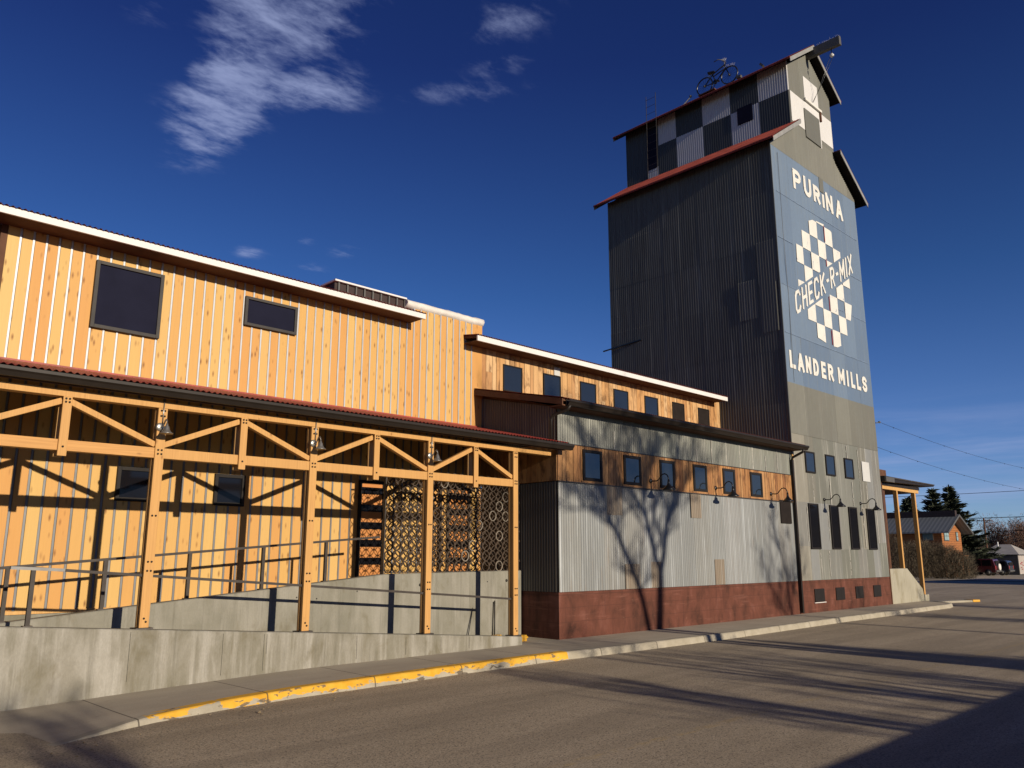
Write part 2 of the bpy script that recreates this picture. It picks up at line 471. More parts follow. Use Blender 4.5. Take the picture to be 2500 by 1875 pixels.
M['bronze'] = plain('dark_bronze_metal', (0.024, 0.018, 0.014), 0.5, 0.25, 0.0, 0.15, 5)
M['steel'] = plain('dark_raw_steel', (0.085, 0.075, 0.068), 0.5, 0.45, 0.5, 0.25, 12)
M['rake'] = plain('grey_rake_board', (0.30, 0.30, 0.29), 0.6, 0.3, 0.0, 0.15, 5)
M['railsteel'] = plain('grey_rail_steel', (0.060, 0.050, 0.043), 0.6, 0.25, 0.0, 0.2, 12)
M['black'] = plain('black_enamel', (0.014, 0.014, 0.015), 0.3, 0.5, 0.0, 0.1, 5)
M['silver'] = plain('brushed_silver', (0.42, 0.40, 0.36), 0.35, 0.5, 0.75, 0.15, 12)
M['frame'] = plain('dark_window_frame', (0.022, 0.019, 0.018), 0.6, 0.15, 0, 0.1, 5)
M['frame_hall'] = plain('dark_hall_window_trim', (0.058, 0.054, 0.050), 0.6, 0.2, 0, 0.15, 5)
M['frame_grey'] = plain('grey_metal_window_trim', (0.13, 0.125, 0.115), 0.5, 0.4, 0.3, 0.1, 5)
M['cover'] = plain('matt_navy_panel', (0.016, 0.017, 0.034), 0.9, 0.05, 0, 0.1, 3)
M['darkpanel'] = plain('matt_black_panel', (0.022, 0.017, 0.015), 0.8, 0.1, 0, 0.2, 5)
M['spike'] = plain('clear_spike_plastic', (0.5, 0.5, 0.5), 0.4, 0.5, 0, 0.1, 5)
M['wrap'] = plain('white_house_wrap', (0.78, 0.74, 0.68), 0.55, 0.3, 0, 0.1, 6, bump=0.6)
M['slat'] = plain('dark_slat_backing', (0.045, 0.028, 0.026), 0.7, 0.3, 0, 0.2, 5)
M['yellow'] = plain('yellow_plastic', (0.75, 0.40, 0.03), 0.5, 0.4, 0, 0.1, 5)
M['patchwhite'] = plain('bright_blank_sheet', (0.62, 0.62, 0.60), 0.6, 0.3, 0, 0.06, 3)
M['bolt'] = plain('black_bolt', (0.02, 0.016, 0.014), 0.5, 0.4, 0.3, 0.1, 5)

n = NT('window_glass', 0.04, 0.5)
n.col((0.012, 0.015, 0.018)); n.b.inputs['IOR'].default_value = 1.7
n.bump(n.noise(n.wco((1.5, 1.5, 1.5)), 1.0, 2), 0.12, 0.05)
M['glass'] = n.m
n = NT('deep_dark_glass', 0.08, 0.25); n.col((0.006, 0.006, 0.008)); M['dglass'] = n.m

M['conc_front'] = concrete('streaked_concrete', (0.225, 0.21, 0.16), (0.33, 0.31, 0.26), streak=(0.50, 0.48, 0.43), st=0.7)
M['conc_back'] = concrete('plain_concrete', (0.235, 0.225, 0.18), (0.33, 0.315, 0.262), streak=(0.42, 0.40, 0.35), st=0.5)
M['conc_stair'] = concrete('pale_concrete', (0.36, 0.335, 0.255), (0.46, 0.43, 0.34), streak=(0.5, 0.47, 0.4), st=0.2)


def mat_pavement():
    n = NT('pavement_concrete', 0.9, 0.2)
    k = n.noise(n.wco((0.5, 1.2, 1)), 1.5, 6, 0.6)
    c = n.ramp(k, [(0.3, (0.35, 0.305, 0.235)), (0.7, (0.44, 0.385, 0.30))])
    f = n.noise(n.wco((70, 70, 70)), 1.0, 4, 0.65)
    c = n.mix(n.ramp(f, [(0.35, 0.0), (0.75, 0.35)]), c, (0.17, 0.15, 0.12))
    st = n.noise(n.wco((1.0, 2.5, 1)), 2.2, 6, 0.7, 0.8)
    c = n.mix(n.ramp(st, [(0.60, 0.0), (0.72, 0.35)]), c, (0.15, 0.12, 0.09))
    # sawn joints every 1.5 m
    sep = n.N('ShaderNodeSeparateXYZ'); n.L(n.wco(), sep.inputs[0])
    fr = n.math('FRACT', n.math('ADD', n.math('DIVIDE', sep.outputs[0], 1.55), 0.37))
    j = n.math('LESS_THAN', n.math('ABSOLUTE', n.math('SUBTRACT', fr, 0.5)), 0.006)
    c = n.mix(n.math('MULTIPLY', j, 0.75), c, (0.06, 0.05, 0.04))
    n.col(c); n.bump(f, 0.25, 0.003); return n.m


def mat_kerb():
    n = NT('kerb_concrete', 0.9, 0.2)
    k = n.noise(n.wco((3, 3, 3)), 1.5, 6, 0.6)
    c = n.ramp(k, [(0.3, (0.27, 0.24, 0.18)), (0.7, (0.37, 0.335, 0.265))])
    f = n.noise(n.wco((40, 40, 40)), 1.0, 4, 0.65)
    c = n.mix(n.ramp(f, [(0.35, 0.0), (0.8, 0.3)]), c, (0.22, 0.2, 0.16))
    sep = n.N('ShaderNodeSeparateXYZ'); n.L(n.wco(), sep.inputs[0])
    x = sep.outputs[0]; z = sep.outputs[2]
    on = n.math('MULTIPLY', n.math('GREATER_THAN', x, 3.4), n.math('LESS_THAN', x, 10.25))
    # old yellow paint, flaking most near the road and in patches
    fl = n.noise(n.wco((2.6, 5, 9)), 1.6, 7, 0.62, 0.5)
    big_ = n.noise(n.wco((1.1, 1.1, 1.1)), 1.0, 3)
    zz = n.math('ADD', n.math('MULTIPLY', n.math('ADD', z, 0.05), 3.2), n.math('MULTIPLY', n.math('SUBTRACT', big_, 0.5), 0.9))
    keep = n.math('GREATER_THAN', n.math('ADD', fl, zz), 0.425)
    tone = n.ramp(n.noise(n.wco((6, 6, 6)), 1.0, 4), [(0.3, (0.52, 0.27, 0.022)), (0.7, (0.62, 0.36, 0.045))])
    dk = n.ramp(n.noise(n.wco((3.2, 6, 8)), 1.9, 5, 0.6, 0.4), [(0.575, 0.0), (0.60, 0.85)])
    c2 = n.mix(n.math('MULTIPLY', dk, on), c, (0.09, 0.07, 0.05))
    c = n.mix(n.math('MULTIPLY', on, n.math('MULTIPLY', keep, n.math('SUBTRACT', 1.0, dk))), c2, tone)
    fr = n.math('FRACT', n.math('ADD', n.math('DIVIDE', x, 1.55), 0.37))
    j = n.math('LESS_THAN', n.math('ABSOLUTE', n.math('SUBTRACT', fr, 0.5)), 0.006)
    c = n.mix(n.math('MULTIPLY', j, 0.8), c, (0.06, 0.05, 0.04))
    n.col(c); n.bump(n.noise(n.wco((14, 14, 14)), 1.0, 5, 0.65), 0.4, 0.008); return n.m


def mat_asphalt():
    n = NT('old_asphalt', 0.9, 0.25)
    f = n.noise(n.wco((90, 90, 90)), 1.0, 3, 0.7)
    k = n.noise(n.wco((0.35, 0.8, 1)), 1.0, 6, 0.6)
    c = n.ramp(k, [(0.3, (0.345, 0.282, 0.196)), (0.7, (0.44, 0.36, 0.255))])
    c = n.mix(n.ramp(f, [(0.32, 0.75), (0.5, 0.0)]), c, (0.12, 0.096, 0.07))
    c = n.mix(n.ramp(f, [(0.58, 0.0), (0.72, 0.7)]), c, (0.58, 0.50, 0.39))
    sp1 = n.vor(n.wco((34, 34, 34)), 1.0)
    c = n.mix(n.ramp(sp1, [(0.10, 0.75), (0.26, 0.0)]), c, (0.62, 0.54, 0.42))
    sp2 = n.noise(n.wco((48, 48, 48)), 1.0, 2, 0.6)
    c = n.mix(n.ramp(sp2, [(0.36, 0.8), (0.46, 0.0)]), c, (0.10, 0.08, 0.058))
    g = n.noise(n.wco((13, 13, 13)), 1.0, 5, 0.75)
    c = n.mix(n.ramp(g, [(0.55, 0.0), (0.75, 0.4)]), c, (0.15, 0.12, 0.085))
    ln2 = n.noise(n.wco((0.10, 1.3, 1)), 1.0, 5, 0.6, 0.3)
    c = n.mix(n.ramp(ln2, [(0.42, 0.35), (0.55, 0.0)]), c, (0.16, 0.13, 0.092))
    oil = n.noise(n.wco((0.8, 1.6, 1)), 1.3, 6, 0.7, 0.8)
    c = n.mix(n.ramp(oil, [(0.62, 0.0), (0.72, 0.45)]), c, (0.13, 0.105, 0.078))
    # faint old yellow line and tar cracks
    sep = n.N('ShaderNodeSeparateXYZ'); n.L(n.wco(), sep.inputs[0])
    wv = n.N('ShaderNodeTexNoise'); n.L(n.wco((0.9, 0.9, 0.9)), wv.inputs['Vector']); wv.inputs['Detail'].default_value = 6
    dv = n.N('ShaderNodeVectorMath'); dv.operation = 'MULTIPLY_ADD'; n.L(wv.outputs['Color'], dv.inputs[0]); dv.inputs[1].default_value = (0.55, 0.55, 0); n.L(n.wco((0.30, 0.22, 1)), dv.inputs[2])
    cr = n.vor(dv.outputs[0], 1.0, 'DISTANCE_TO_EDGE')
    wob = n.noise(n.wco((2, 2, 2)), 1.0, 4)
    crk = n.math('LESS_THAN', n.math('ADD', cr, n.math('MULTIPLY', wob, 0.012)), 0.0085)
    c = n.mix(n.math('MULTIPLY', crk, 0.35), c, (0.06, 0.05, 0.042))
    yl = n.math('LESS_THAN', n.math('ABSOLUTE', n.math('SUBTRACT', sep.outputs[1], 4.75)), 0.05)
    yn = n.ramp(n.noise(n.wco((4, 12, 4)), 1.5, 6, 0.7), [(0.48, 0.0), (0.66, 0.5)])
    c = n.mix(n.math('MULTIPLY', yl, yn), c, (0.42, 0.29, 0.09))
    n.col(c); n.bump(n.math('ADD', f, n.math('MULTIPLY', g, 0.7)), 0.5, 0.006); return n.m


def mat_redbase():
    n = NT('rust_stained_concrete', 0.8, 0.25)
    k = n.noise(n.wco((1.6, 1.6, 1.0)), 1.6, 7, 0.62, 0.4)
    c = n.ramp(k, [(0.32, (0.042, 0.016, 0.010)), (0.46, (0.088, 0.031, 0.019)), (0.58, (0.110, 0.038, 0.024)), (0.72, (0.150, 0.060, 0.043))])
    s = n.noise(n.wco((6, 6, 0.8)), 1.2, 6, 0.65)
    c = n.mix(n.ramp(s, [(0.5, 0.0), (0.72, 0.6)]), c, (0.050, 0.018, 0.012))
    h = n.noise(n.wco((1.0, 1.0, 9)), 1.2, 6, 0.7, 0.5)
    c = n.mix(n.ramp(h, [(0.56, 0.0), (0.70, 0.45)]), c, (0.19, 0.082, 0.06))
    sp = n.N('ShaderNodeSeparateXYZ'); n.L(n.wco(), sp.inputs[0]); wb = n.noise(n.wco((1.5, 1.5, 1.5)), 1.0, 4)
    for (z_, w_) in ((0.30, 0.007), (0.565, 0.006), (0.80, 0.012)):
        ln_ = n.math('LESS_THAN', n.math('ABSOLUTE', n.math('SUBTRACT', n.math('ADD', sp.outputs[2], n.math('MULTIPLY', wb, 0.03)), z_ + 0.015)), w_)
        c = n.mix(n.math('MULTIPLY', ln_, 0.4), c, (0.045, 0.018, 0.012))
    vf = n.math('FRACT', n.math('MULTIPLY', sp.outputs[0], 0.62)); vl = n.math('LESS_THAN', n.math('ABSOLUTE', n.math('SUBTRACT', vf, 0.5)), 0.004)
    c = n.mix(n.math('MULTIPLY', vl, 0.2), c, (0.05, 0.02, 0.013))
    ch = n.noise(n.wco((9, 9, 22)), 1.0, 6, 0.7)
    c = n.mix(n.ramp(ch, [(0.66, 0.0), (0.71, 0.4)]), c, (0.22, 0.13, 0.095))
    n.col(c); n.bump(n.noise(n.wco((10, 10, 18)), 1.0, 6, 0.65), 0.35, 0.006); return n.m


def mat_dirt():
    n = NT('dry_ground', 0.95, 0.1)
    k = n.noise(n.wco((0.25, 0.25, 1)), 1.0, 7, 0.65)
    n.col(n.ramp(k, [(0.3, (0.15, 0.11, 0.07)), (0.7, (0.27, 0.21, 0.13))])); return n.m


M['pave'] = mat_pavement(); M['kerb'] = mat_kerb(); M['asphalt'] = mat_asphalt(); M['redbase'] = mat_redbase(); M['dirt'] = mat_dirt()
M['bark'] = plain('grey_bark', (0.13, 0.10, 0.075), 0.9, 0.1, 0, 0.3, 10)
M['twig'] = plain('brown_twigs', (0.12, 0.095, 0.068), 0.9, 0.1, 0, 0.3, 1.5)
M['twig2'] = plain('tan_twigs', (0.165, 0.135, 0.095), 0.9, 0.1, 0, 0.3, 1.2)
M['rtwig'] = plain('reddish_twigs', (0.20, 0.12, 0.09), 0.9, 0.1, 0, 0.3, 1.2)
M['needle'] = plain('spruce_needles', (0.05, 0.06, 0.038), 0.85, 0.15, 0, 0.5, 2.5)

# ------------------------------------------------------------------ ground, road, pavement
YF = 10.592           # street front of the tin building and the tower
YB = 12.80            # timber hall wall
ZR = -0.12


def gz(x):            # the land falls gently beyond the crossing
    return ZR if x < 45 else ZR - 0.0105 * (min(x, 170) - 45)


def sheet_mesh(name, mat, xs, y0, y1, dz):
    m = MB()
    for i, x in enumerate(xs):
        m.v += [(x, y0, gz(x) + dz), (x, y1, gz(x) + dz)]
    for i in range(len(xs) - 1):
        m.face([2 * i, 2 * i + 2, 2 * i + 3, 2 * i + 1])
    return struct(m.build(name, mat))


sheet_mesh('ground', M['dirt'], [-600, -100, 0, 45, 100, 170, 900], -700, 700, -0.012)
sheet_mesh('road', M['asphalt'], [-80, -20, 0, 20, 45], -8.0, 9.6, 0.0)
m = MB()
xs = [45, 52, 60, 66]
for x in xs: m.v += [(x, -8 if x < 46 else -60, gz(x)), (x, 60, gz(x))]
m.v[0] = (45, -60, gz(45))
for i in range(len(xs) - 1): m.face([2 * i, 2 * i + 2, 2 * i + 3, 2 * i + 1])
b = len(m.v); m.v += [(30.2, 9.6, ZR), (45, 9.6, ZR), (45, 60, ZR), (30.2, 60, ZR)]; m.face([b, b + 1, b + 2, b + 3])
struct(m.build('cross_road', M['asphalt']))
# far lot with a pale strip
m = MB()
for x in [69, 80, 110]: m.v += [(x, 12, gz(x) + 0.006), (x, 30, gz(x) + 0.006)]
for i in range(2): m.face([2 * i, 2 * i + 2, 2 * i + 3, 2 * i + 1])
struct(m.build('parking_lot', M['pave']))

# kerb line: (x, y of the kerb's street face, height of the kerb top)
KL = [(-6.0, 7.6, -0.140), (1.6, 8.05, -0.136), (2.3, 8.26, -0.128), (2.9, 8.55, -0.095), (3.5, 8.80, -0.050), (4.4, 8.98, -0.025), (5.3, 9.075, -0.010), (6.85, 9.125, 0.0), (7.8, 9.19, 0.0),
      (10.3, 9.235, 0.0), (11.4, 9.16, 0.0), (15, 9.14, 0.0), (20.9, 9.32, 0.0), (26, 9.34, 0.0), (28.6, 9.32, 0.0), (29.4, 9.5, 0.0), (29.9, 9.95, 0.0), (30.1, 10.6, 0.0), (30.2, 13.0, 0.0)]


def lerp_line(line, step):
    out = []
    for a, b in zip(line[:-1], line[1:]):
        d = max(abs(b[0] - a[0]), abs(b[1] - a[1])); k = max(1, int(d / step))
        for i in range(k):
            t = i / k; out.append(tuple(a[j] + (b[j] - a[j]) * t for j in range(3)))
    out.append(line[-1]); return out


KD = lerp_line(KL, 0.25)
m = MB(); rnd = random.Random(3)
for (x, y, z) in KD:
    j = rnd.uniform(-0.008, 0.008); k = rnd.uniform(-0.004, 0.004) if z > -0.08 else 0
    if x > 29.3:
        nx, ny = -0.13, 0.0 if x > 30 else 0.08
    else:
        nx, ny = 0.0, 0.15
    m.v += [(x, y - 0.03 + j, ZR - 0.03), (x, y + j, z - 0.022 + k), (x + nx * 0.15, y + 0.022 + j, z + k), (x + nx, y + ny if nx == 0 else y + ny, z + 0.002), (x + nx, y + ny, ZR - 0.03)]
for i in range(len(KD) - 1):
    for q in range(4):
        a = 5 * i + q; m.face([a, a + 5, a + 6, a + 1], 0, q in (0, 1))
kerb = struct(m.build('kerb', M['kerb']))
m = MB()
for (x, y, z) in KD:
    if x > 29.2: break
    m.v += [(x, y + 0.15, z - 0.001), (x, 10.62, min(z, 0.0) if x > 6 else -0.005 - 0.10 * min(1, max(0, (5.9 - x) / 3.4)))]
nn = len(m.v) // 2
for i in range(nn - 1): m.face([2 * i, 2 * i + 2, 2 * i + 3, 2 * i + 1])
b = len(m.v); m.v += [(29.15, 9.47, -0.001), (30.06, 10.55, -0.001), (30.06, 13, -0.001), (27.0, 13, -0.001), (27.0, 10.62, -0.001)]
m.face([b + 4, b, b + 1, b + 2, b + 3])
b = len(m.v); m.v += [(10.44, 10.60, -0.003), (11.6, 10.60, -0.003), (11.6, 12.8, -0.003), (9.4, 12.8, -0.003), (9.4, 10.6, -0.003)]
m.face([b, b + 1, b + 2, b + 3, b + 4])
struct(m.build('sidewalk', M['pave']))
# little yellow nosed traffic island beyond the corner
m = MB()
m.prism([(30.9, 10.5), (32.6, 9.95), (33.0, 9.75), (33.2, 10.0), (32.9, 10.3), (31.2, 10.9)], 2, ZR - 0.02, ZR + 0.07)
isl_ = tag(m.build('traffic_island', M['kerb'], bevel=0.03), 'low kerb island with a yellow nose in the road past the sidewalk end', 'traffic island')
MB().prism([(32.72, 9.87), (33.02, 9.72), (33.24, 10.0), (32.95, 10.24)], 2, ZR + 0.0, ZR + 0.085).build('yellow_nose', M['yellow'], isl_, bevel=0.02)

# ------------------------------------------------------------------ building parts


def planks(m, x0, x1, z0, z1, y, widths, gap=0.004, thick=0.022, rnd=None, butt=0.0):
    """vertical boards on a wall facing -y; z0/z1 may be functions of x"""
    x = x0; i = 0
    while x < x1 - 0.01:
        w = widths(i) if callable(widths) else widths
        xe = min(x + w, x1)
        a = z0(x) if callable(z0) else z0; c = z1((x + xe) / 2) if callable(z1) else z1
        dy = rnd.uniform(-0.003, 0.003) if rnd else 0
        cuts = [a, c]
        if rnd and butt and rnd.random() < butt: cuts.insert(1, a + (c - a) * rnd.uniform(0.3, 0.7))
        for p, q in zip(cuts[:-1], cuts[1:]):
            m.box(x + gap / 2, xe - gap / 2, y - thick + dy, y, p + (0.002 if p > a else 0), q)
        x = xe; i += 1


def window(par, x0, x1, z0, z1, y, fw=0.05, depth=0.035, frame='frame', glass='glass', mull=False, name='window'):
    """frame stands proud of the wall plane y, pane set back inside it"""
    f = MB()
    f.box(x0, x0 + fw, y - depth, y + 0.01, z0, z1); f.box(x1 - fw, x1, y - depth, y + 0.01, z0, z1)
    f.box(x0 + fw, x1 - fw, y - depth, y + 0.01, z1 - fw, z1); f.box(x0 + fw, x1 - fw, y - depth, y + 0.01, z0, z0 + fw)
    if mull: f.box((x0 + x1) / 2 - 0.015, (x0 + x1) / 2 + 0.015, y - depth + 0.008, y + 0.01, z0 + fw, z1 - fw)
    fo = f.build(name, M[frame], par, bevel=0.004)
    MB().box(x0 + fw, x1 - fw, y - depth * 0.55, y + 0.008, z0 + fw, z1 - fw).build('pane', M[glass], fo)
    return fo


def gutter(m, p, q, w=0.11, h=0.10):
    """open K-shaped gutter between p and q (top back edge), running along x"""
    (x0, y, z), (x1, _, z2) = p, q
    prof = [(0, 0), (0, -h), (-w * 0.55, -h), (-w * 0.8, -h * 0.55), (-w, -h * 0.35), (-w, 0), (-w + 0.012, 0), (-w + 0.012, -h * 0.3), (-w * 0.5, -h + 0.012), (-0.012, -h + 0.012), (-0.012, 0)]
    m.prism([(y + a, z + b) for a, b in prof], 0, x0, x1)


# ---------------------------------------------------------------- timber hall
hall = thing('timber_hall', 'long new pine hall with pale metal battens and white fascia behind the timber canopy', 'building', (2.39, YB, 0))
m = MB()
m.box(2.40, 11.56, YB + 0.025, 19.0, -0.1, 6.22)
m.box(9.52, 11.50, YB + 0.025, 16.0, 6.22, 6.47)
m.build('wall', M['soffit'], hall)
bat_up = [2.552 + 0.169 * i for i in range(5)] + [3.398 + 0.1945 * i for i in range(7)] + [4.757 + 0.1745 * i for i in range(38)]
bat_up = [b for b in bat_up if b < 11.36]
bat_lo = [2.455 + 0.1945 * i for i in range(47)]
bat_lo = [b for b in bat_lo if b < 11.45]


def siding(bats, z0, z1, x0, x1, bm_, hw):
    p = MB(); q = MB(); edges = [x0] + bats + [x1]; rr = random.Random(5)
    for a, c in zip(edges[:-1], edges[1:]):
        zz = z1((a + c) / 2) if callable(z1) else z1
        if c - a > 0.02: p.box(a + (hw + 0.009 if a in bats else 0.0), c - 0.002, YB - 0.02 + rr.uniform(-0.0015, 0.0015), YB + 0.02, z0, zz)
    for b_ in bats:
        zz = z1(b_) if callable(z1) else z1
        q.box(b_ - hw, b_ + hw, YB - 0.034, YB - 0.012, z0 + 0.002, zz - 0.002)
    p.build('siding', M['fresh'], hall); q.build('battens', M[bm_], hall)


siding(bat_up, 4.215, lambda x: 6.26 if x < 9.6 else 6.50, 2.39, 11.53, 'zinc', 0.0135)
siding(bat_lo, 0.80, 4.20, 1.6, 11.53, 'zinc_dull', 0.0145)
m = MB().box(1.6, 5.2, YB - 0.045, YB, 0.755, 0.80); m.build('skirt_board', M['timber'], hall)
MB().box(1.6, 11.5, YB - 0.03, YB + 0.02, -0.1, 0.75).build('foundation', M['conc_back'], hall)
# recessed bay left of the hall corner, its shade put into dark trim and boards
m = MB(); m.box(2.30, 2.386, YB - 0.03, YB + 0.35, 4.2, 6.24)
m.build('corner_trim', M['soffit'], hall)
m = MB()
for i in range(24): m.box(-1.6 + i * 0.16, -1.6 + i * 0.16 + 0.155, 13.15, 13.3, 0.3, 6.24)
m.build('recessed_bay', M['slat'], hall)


def eave_roof(par, x0, x1, yf, zf, yb, zb, fascia_h, fmat, rmat, board='soffit', red_edge=True, fascia_y=None, endcap=True):
    """lean-to roof: underside, fascia, corrugated sheet on top with its wavy edge showing"""
    m = MB()
    s = (zb - zf) / (yb - yf)
    m.prism([(yf + 0.02, zf - 0.03), (yb, zb - 0.03), (yb, zb + 0.02), (yf + 0.02, zf + 0.02)], 0, x0 + 0.02, x1 - 0.02)
    rf = m.build('roof', M[board], par)
    if fascia_h:
        f = MB(); f.box(x0, x1, yf - 0.02, yf + 0.018, zf - fascia_h, zf + 0.018); f.build('fascia', M[fmat], rf, bevel=0.003)
        f = MB(); f.box(x0 + 0.02, x1 - 0.02, yf + 0.02, YB - 0.024 if yf < YB else yf + 0.5, zf - fascia_h + 0.012, zf - fascia_h + 0.03); f.build('soffit', M[board], rf)
    c = MB()
    V = Vector((0, yb - yf, zb - zf)); ln = V.length; V.normalize(); Nn = Vector((0, -s, 1)).normalized()
    c.corr(Vector((x0, yf, zf + 0.036)), (1, 0, 0), V, Nn, x1 - x0, -0.05, ln, 0.076, 0.011, 6)
    c.build('roof_sheet', M[rmat], rf)
    return rf


eave_roof(hall, -4.0, 9.56, 12.30, 6.235, 17.5, 7.2, 0.085, 'fascia', 'redroof')
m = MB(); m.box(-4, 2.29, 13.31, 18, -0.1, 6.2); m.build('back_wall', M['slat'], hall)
# dark slatted box above the eave, then the wrapped parapet beam
m = MB(); m.box(7.80, 9.46, YB + 0.06, YB + 0.5, 6.3, 6.655); para = m.build('slat_box', M['slat'], hall)
m = MB()
for i in range(9): m.box(7.86 + i * 0.195, 7.89 + i * 0.195, YB + 0.02, YB + 0.058, 6.3, 6.645)
m.build('slats', M['frame_grey'], para)
MB().box(7.77, 9.46, YB - 0.01, YB + 0.53, 6.657, 6.69).build('cap', M['fascia'], para)
m = MB(); rr = random.Random(11); prof = []
N_ = 22
for i in range(N_ + 1):
    x = 9.44 + (11.54 - 9.44) * i / N_
    for k in range(10):
        t = 2 * math.pi * k / 10
        ry, rz = 0.16, 0.105
        m.v.append((x + rr.uniform(-0.01, 0.01), YB + 0.08 + ry * math.cos(t) * (1 + rr.uniform(-0.08, 0.08)), 6.575 - 0.004 * i / N_ + rz * math.sin(t) * (1 + rr.uniform(-0.12, 0.12))))
for i in range(N_):
    for k in range(10):
        k2 = (k + 1) % 10; m.face([10 * i + k, 10 * i + k2, 10 * i + 10 + k2, 10 * i + 10 + k], 0, True)
m.face(list(range(10))); m.face([10 * N_ + k for k in range(10)])
m.build('wrapped_parapet', M['wrap'], hall)
window(hall, 3.575, 4.595, 4.889, 5.946, YB - 0.02, 0.055, 0.07, 'frame_hall', 'cover')
window(hall, 5.985, 6.98, 5.407, 5.924, YB - 0.02, 0.05, 0.07, 'frame_hall', 'cover')
window(hall, 4.183, 4.70, 2.335, 2.845, YB - 0.02, 0.055, 0.055, 'frame', 'dglass')
window(hall, 5.69, 6.21, 2.328, 2.838, YB - 0.02, 0.055, 0.055, 'frame', 'dglass')


def slot_door(x0, x1, z0, z1, slots):
    d = MB(); d.box(x0, x1, YB - 0.05, YB - 0.021, z0, z1)
    do = d.build('door', M['orange'], hall)
    f = MB(); fw = 0.05
    f.box(x0 - fw, x0, YB - 0.075, YB - 0.021, z0, z1 + fw); f.box(x1, x1 + fw, YB - 0.075, YB - 0.021, z0, z1 + fw); f.box(x0, x1, YB - 0.075, YB - 0.021, z1, z1 + fw)
    f.build('frame', M['frame'], do)
    for (a, b_) in slots: MB().box(x0 + 0.003, x1 - 0.003, YB - 0.058, YB - 0.046, a, b_).build('pane', M['dglass'], do)


sl = [(2.655 - 0.322 * i, 2.785 - 0.322 * i) for i in range(5)]
slot_door(8.51, 8.98, 1.13, 2.86, sl)
slot_door(10.63, 11.12, 1.13, 2.86, sl)

# ---------------------------------------------------------------- wooden clerestory block
XC = 11.545           # left (west) side of the tin building
XT = 21.22; XT1 = 27.24
cl = thing('clerestory_block', 'reclaimed board upper storey with seven small windows above the tin building roof', 'building', (11.6, YB, 4.4))
MB().box(11.53, XT - 0.03, YB + 0.004, 17.0, 4.3, 6.03).build('wall', M['soffit'], cl)
m = MB(); rr = random.Random(21)
planks(m, 11.51, XT - 0.02, 4.6, 6.05, YB + 0.002, lambda i: rr.choice((0.105, 0.14, 0.19, 0.16, 0.125)), 0.010, 0.02, rr, 0.35)
m.build('siding', M['rustic'], cl)
eave_roof(cl, 10.98, 20.9, 12.33, 6.085, 16.5, 6.75, 0.10, 'fascia', 'redtile')
for i, x in enumerate([12.16, 13.47, 14.785, 16.10, 17.42, 18.71, 20.00]):
    w = 0.60 if i < 5 else 0.575
    window(cl, x, x + w, 5.135, 5.745, YB - 0.018, 0.028, 0.03, 'frame', 'glass' if i < 5 else 'darkpanel')
MB().box(13.84, 14.04, YB - 0.045, YB - 0.021, 5.75, 5.95).build('vent_plate', M['patchwhite'], cl)

# ---------------------------------------------------------------- low tin building
low = thing('tin_building', 'low corrugated tin building with a reclaimed wood window band and rust red base', 'building', (XC, YF, 0))
MB().prism([(YF + 0.03, 0.86), (12.78, 0.86), (12.78, 4.98), (YF + 0.03, 4.42)], 0, XC + 0.03, XT - 0.012).build('wall', M['soffit'], low)
MB().box(XC, XT - 0.004, YF - 0.004, 12.78, -0.05, 0.851).build('base', M['redbase'], low)
rr = random.Random(31)


def tin_front(mb, x0, x1, z0, z1, y, sw=0.66, amp=0.007, pitch=0.071, jitter=0.0):
    x = x0; i = 0
    while x < x1 - 0.02:
        w = min(sw, x1 - x)
        mb.corr((x, y - amp - 0.002 - 0.002 * (i % 2), 0), (1, 0, 0), (0, 0, 1), (0, -1, 0), w + (0.035 if x + w < x1 - 0.05 else 0), z0 + rr.uniform(-jitter, 0), z1, pitch, amp, 6, x - x0)
        x += w; i += 1


m = MB()
tin_front(m, XC - 0.004, XT - 0.02, 0.856, 2.935, YF - 0.004, 0.66)
m.build('lower_sheets', M['front_low'], low)
# pale and rusty patch sheets nailed over the lower wall
patch_m = sheet('rust_tan_patch_sheet', [(0.25, 0.20, 0.145)], streak=(0.40, 0.40, 0.38), st=0.5, ru=0.5)
for (x, z0, z1, w) in ((13.02, 2.35, 2.93, 0.5), (16.05, 2.38, 2.93, 0.42), (13.55, 0.86, 1.36, 0.5), (14.45, 0.86, 1.4, 0.36), (16.95, 0.86, 1.44, 0.42)):
    MB().corr((x, YF - 0.028, 0), (1, 0, 0), (0, 0, 1), (0, -1, 0), w, z0, z1, 0.071, 0.007, 6, x).build('patch_sheet', patch_m, low)
m = MB(); rr2 = random.Random(8)
planks(m, XC - 0.006, XT - 0.02, 2.955, 3.685, YF, lambda i: rr2.choice((0.09, 0.125, 0.16, 0.11, 0.14)), 0.009, 0.022, rr2, 0.0)
m.build('board_band', M['band'], low)
m = MB(); m.box(XC - 0.012, XT - 0.02, YF - 0.045, YF, 2.932, 2.953); m.box(XC - 0.012, XT - 0.02, YF - 0.04, YF, 3.687, 3.702); m.build('flashing', M['steel'], low)
for (x, z0, z1) in ((13.3, 3.72, 4.1), (16.4, 3.71, 4.0), (17.05, 3.71, 4.28), (17.72, 3.71, 4.3), (18.36, 3.71, 4.3), (19.0, 3.72, 4.3), (19.66, 3.71, 4.1), (20.3, 3.75, 4.3)):
    MB().box(x, x + 0.02, YF - 0.024, YF - 0.018, z0, z1).build('white_caulk', M['caulk'], low)
m = MB(); tin_front(m, XC - 0.004, XT - 0.02, 3.70, 4.40, YF - 0.004, 0.66)
m.build('upper_sheets', M['front_up'], low)
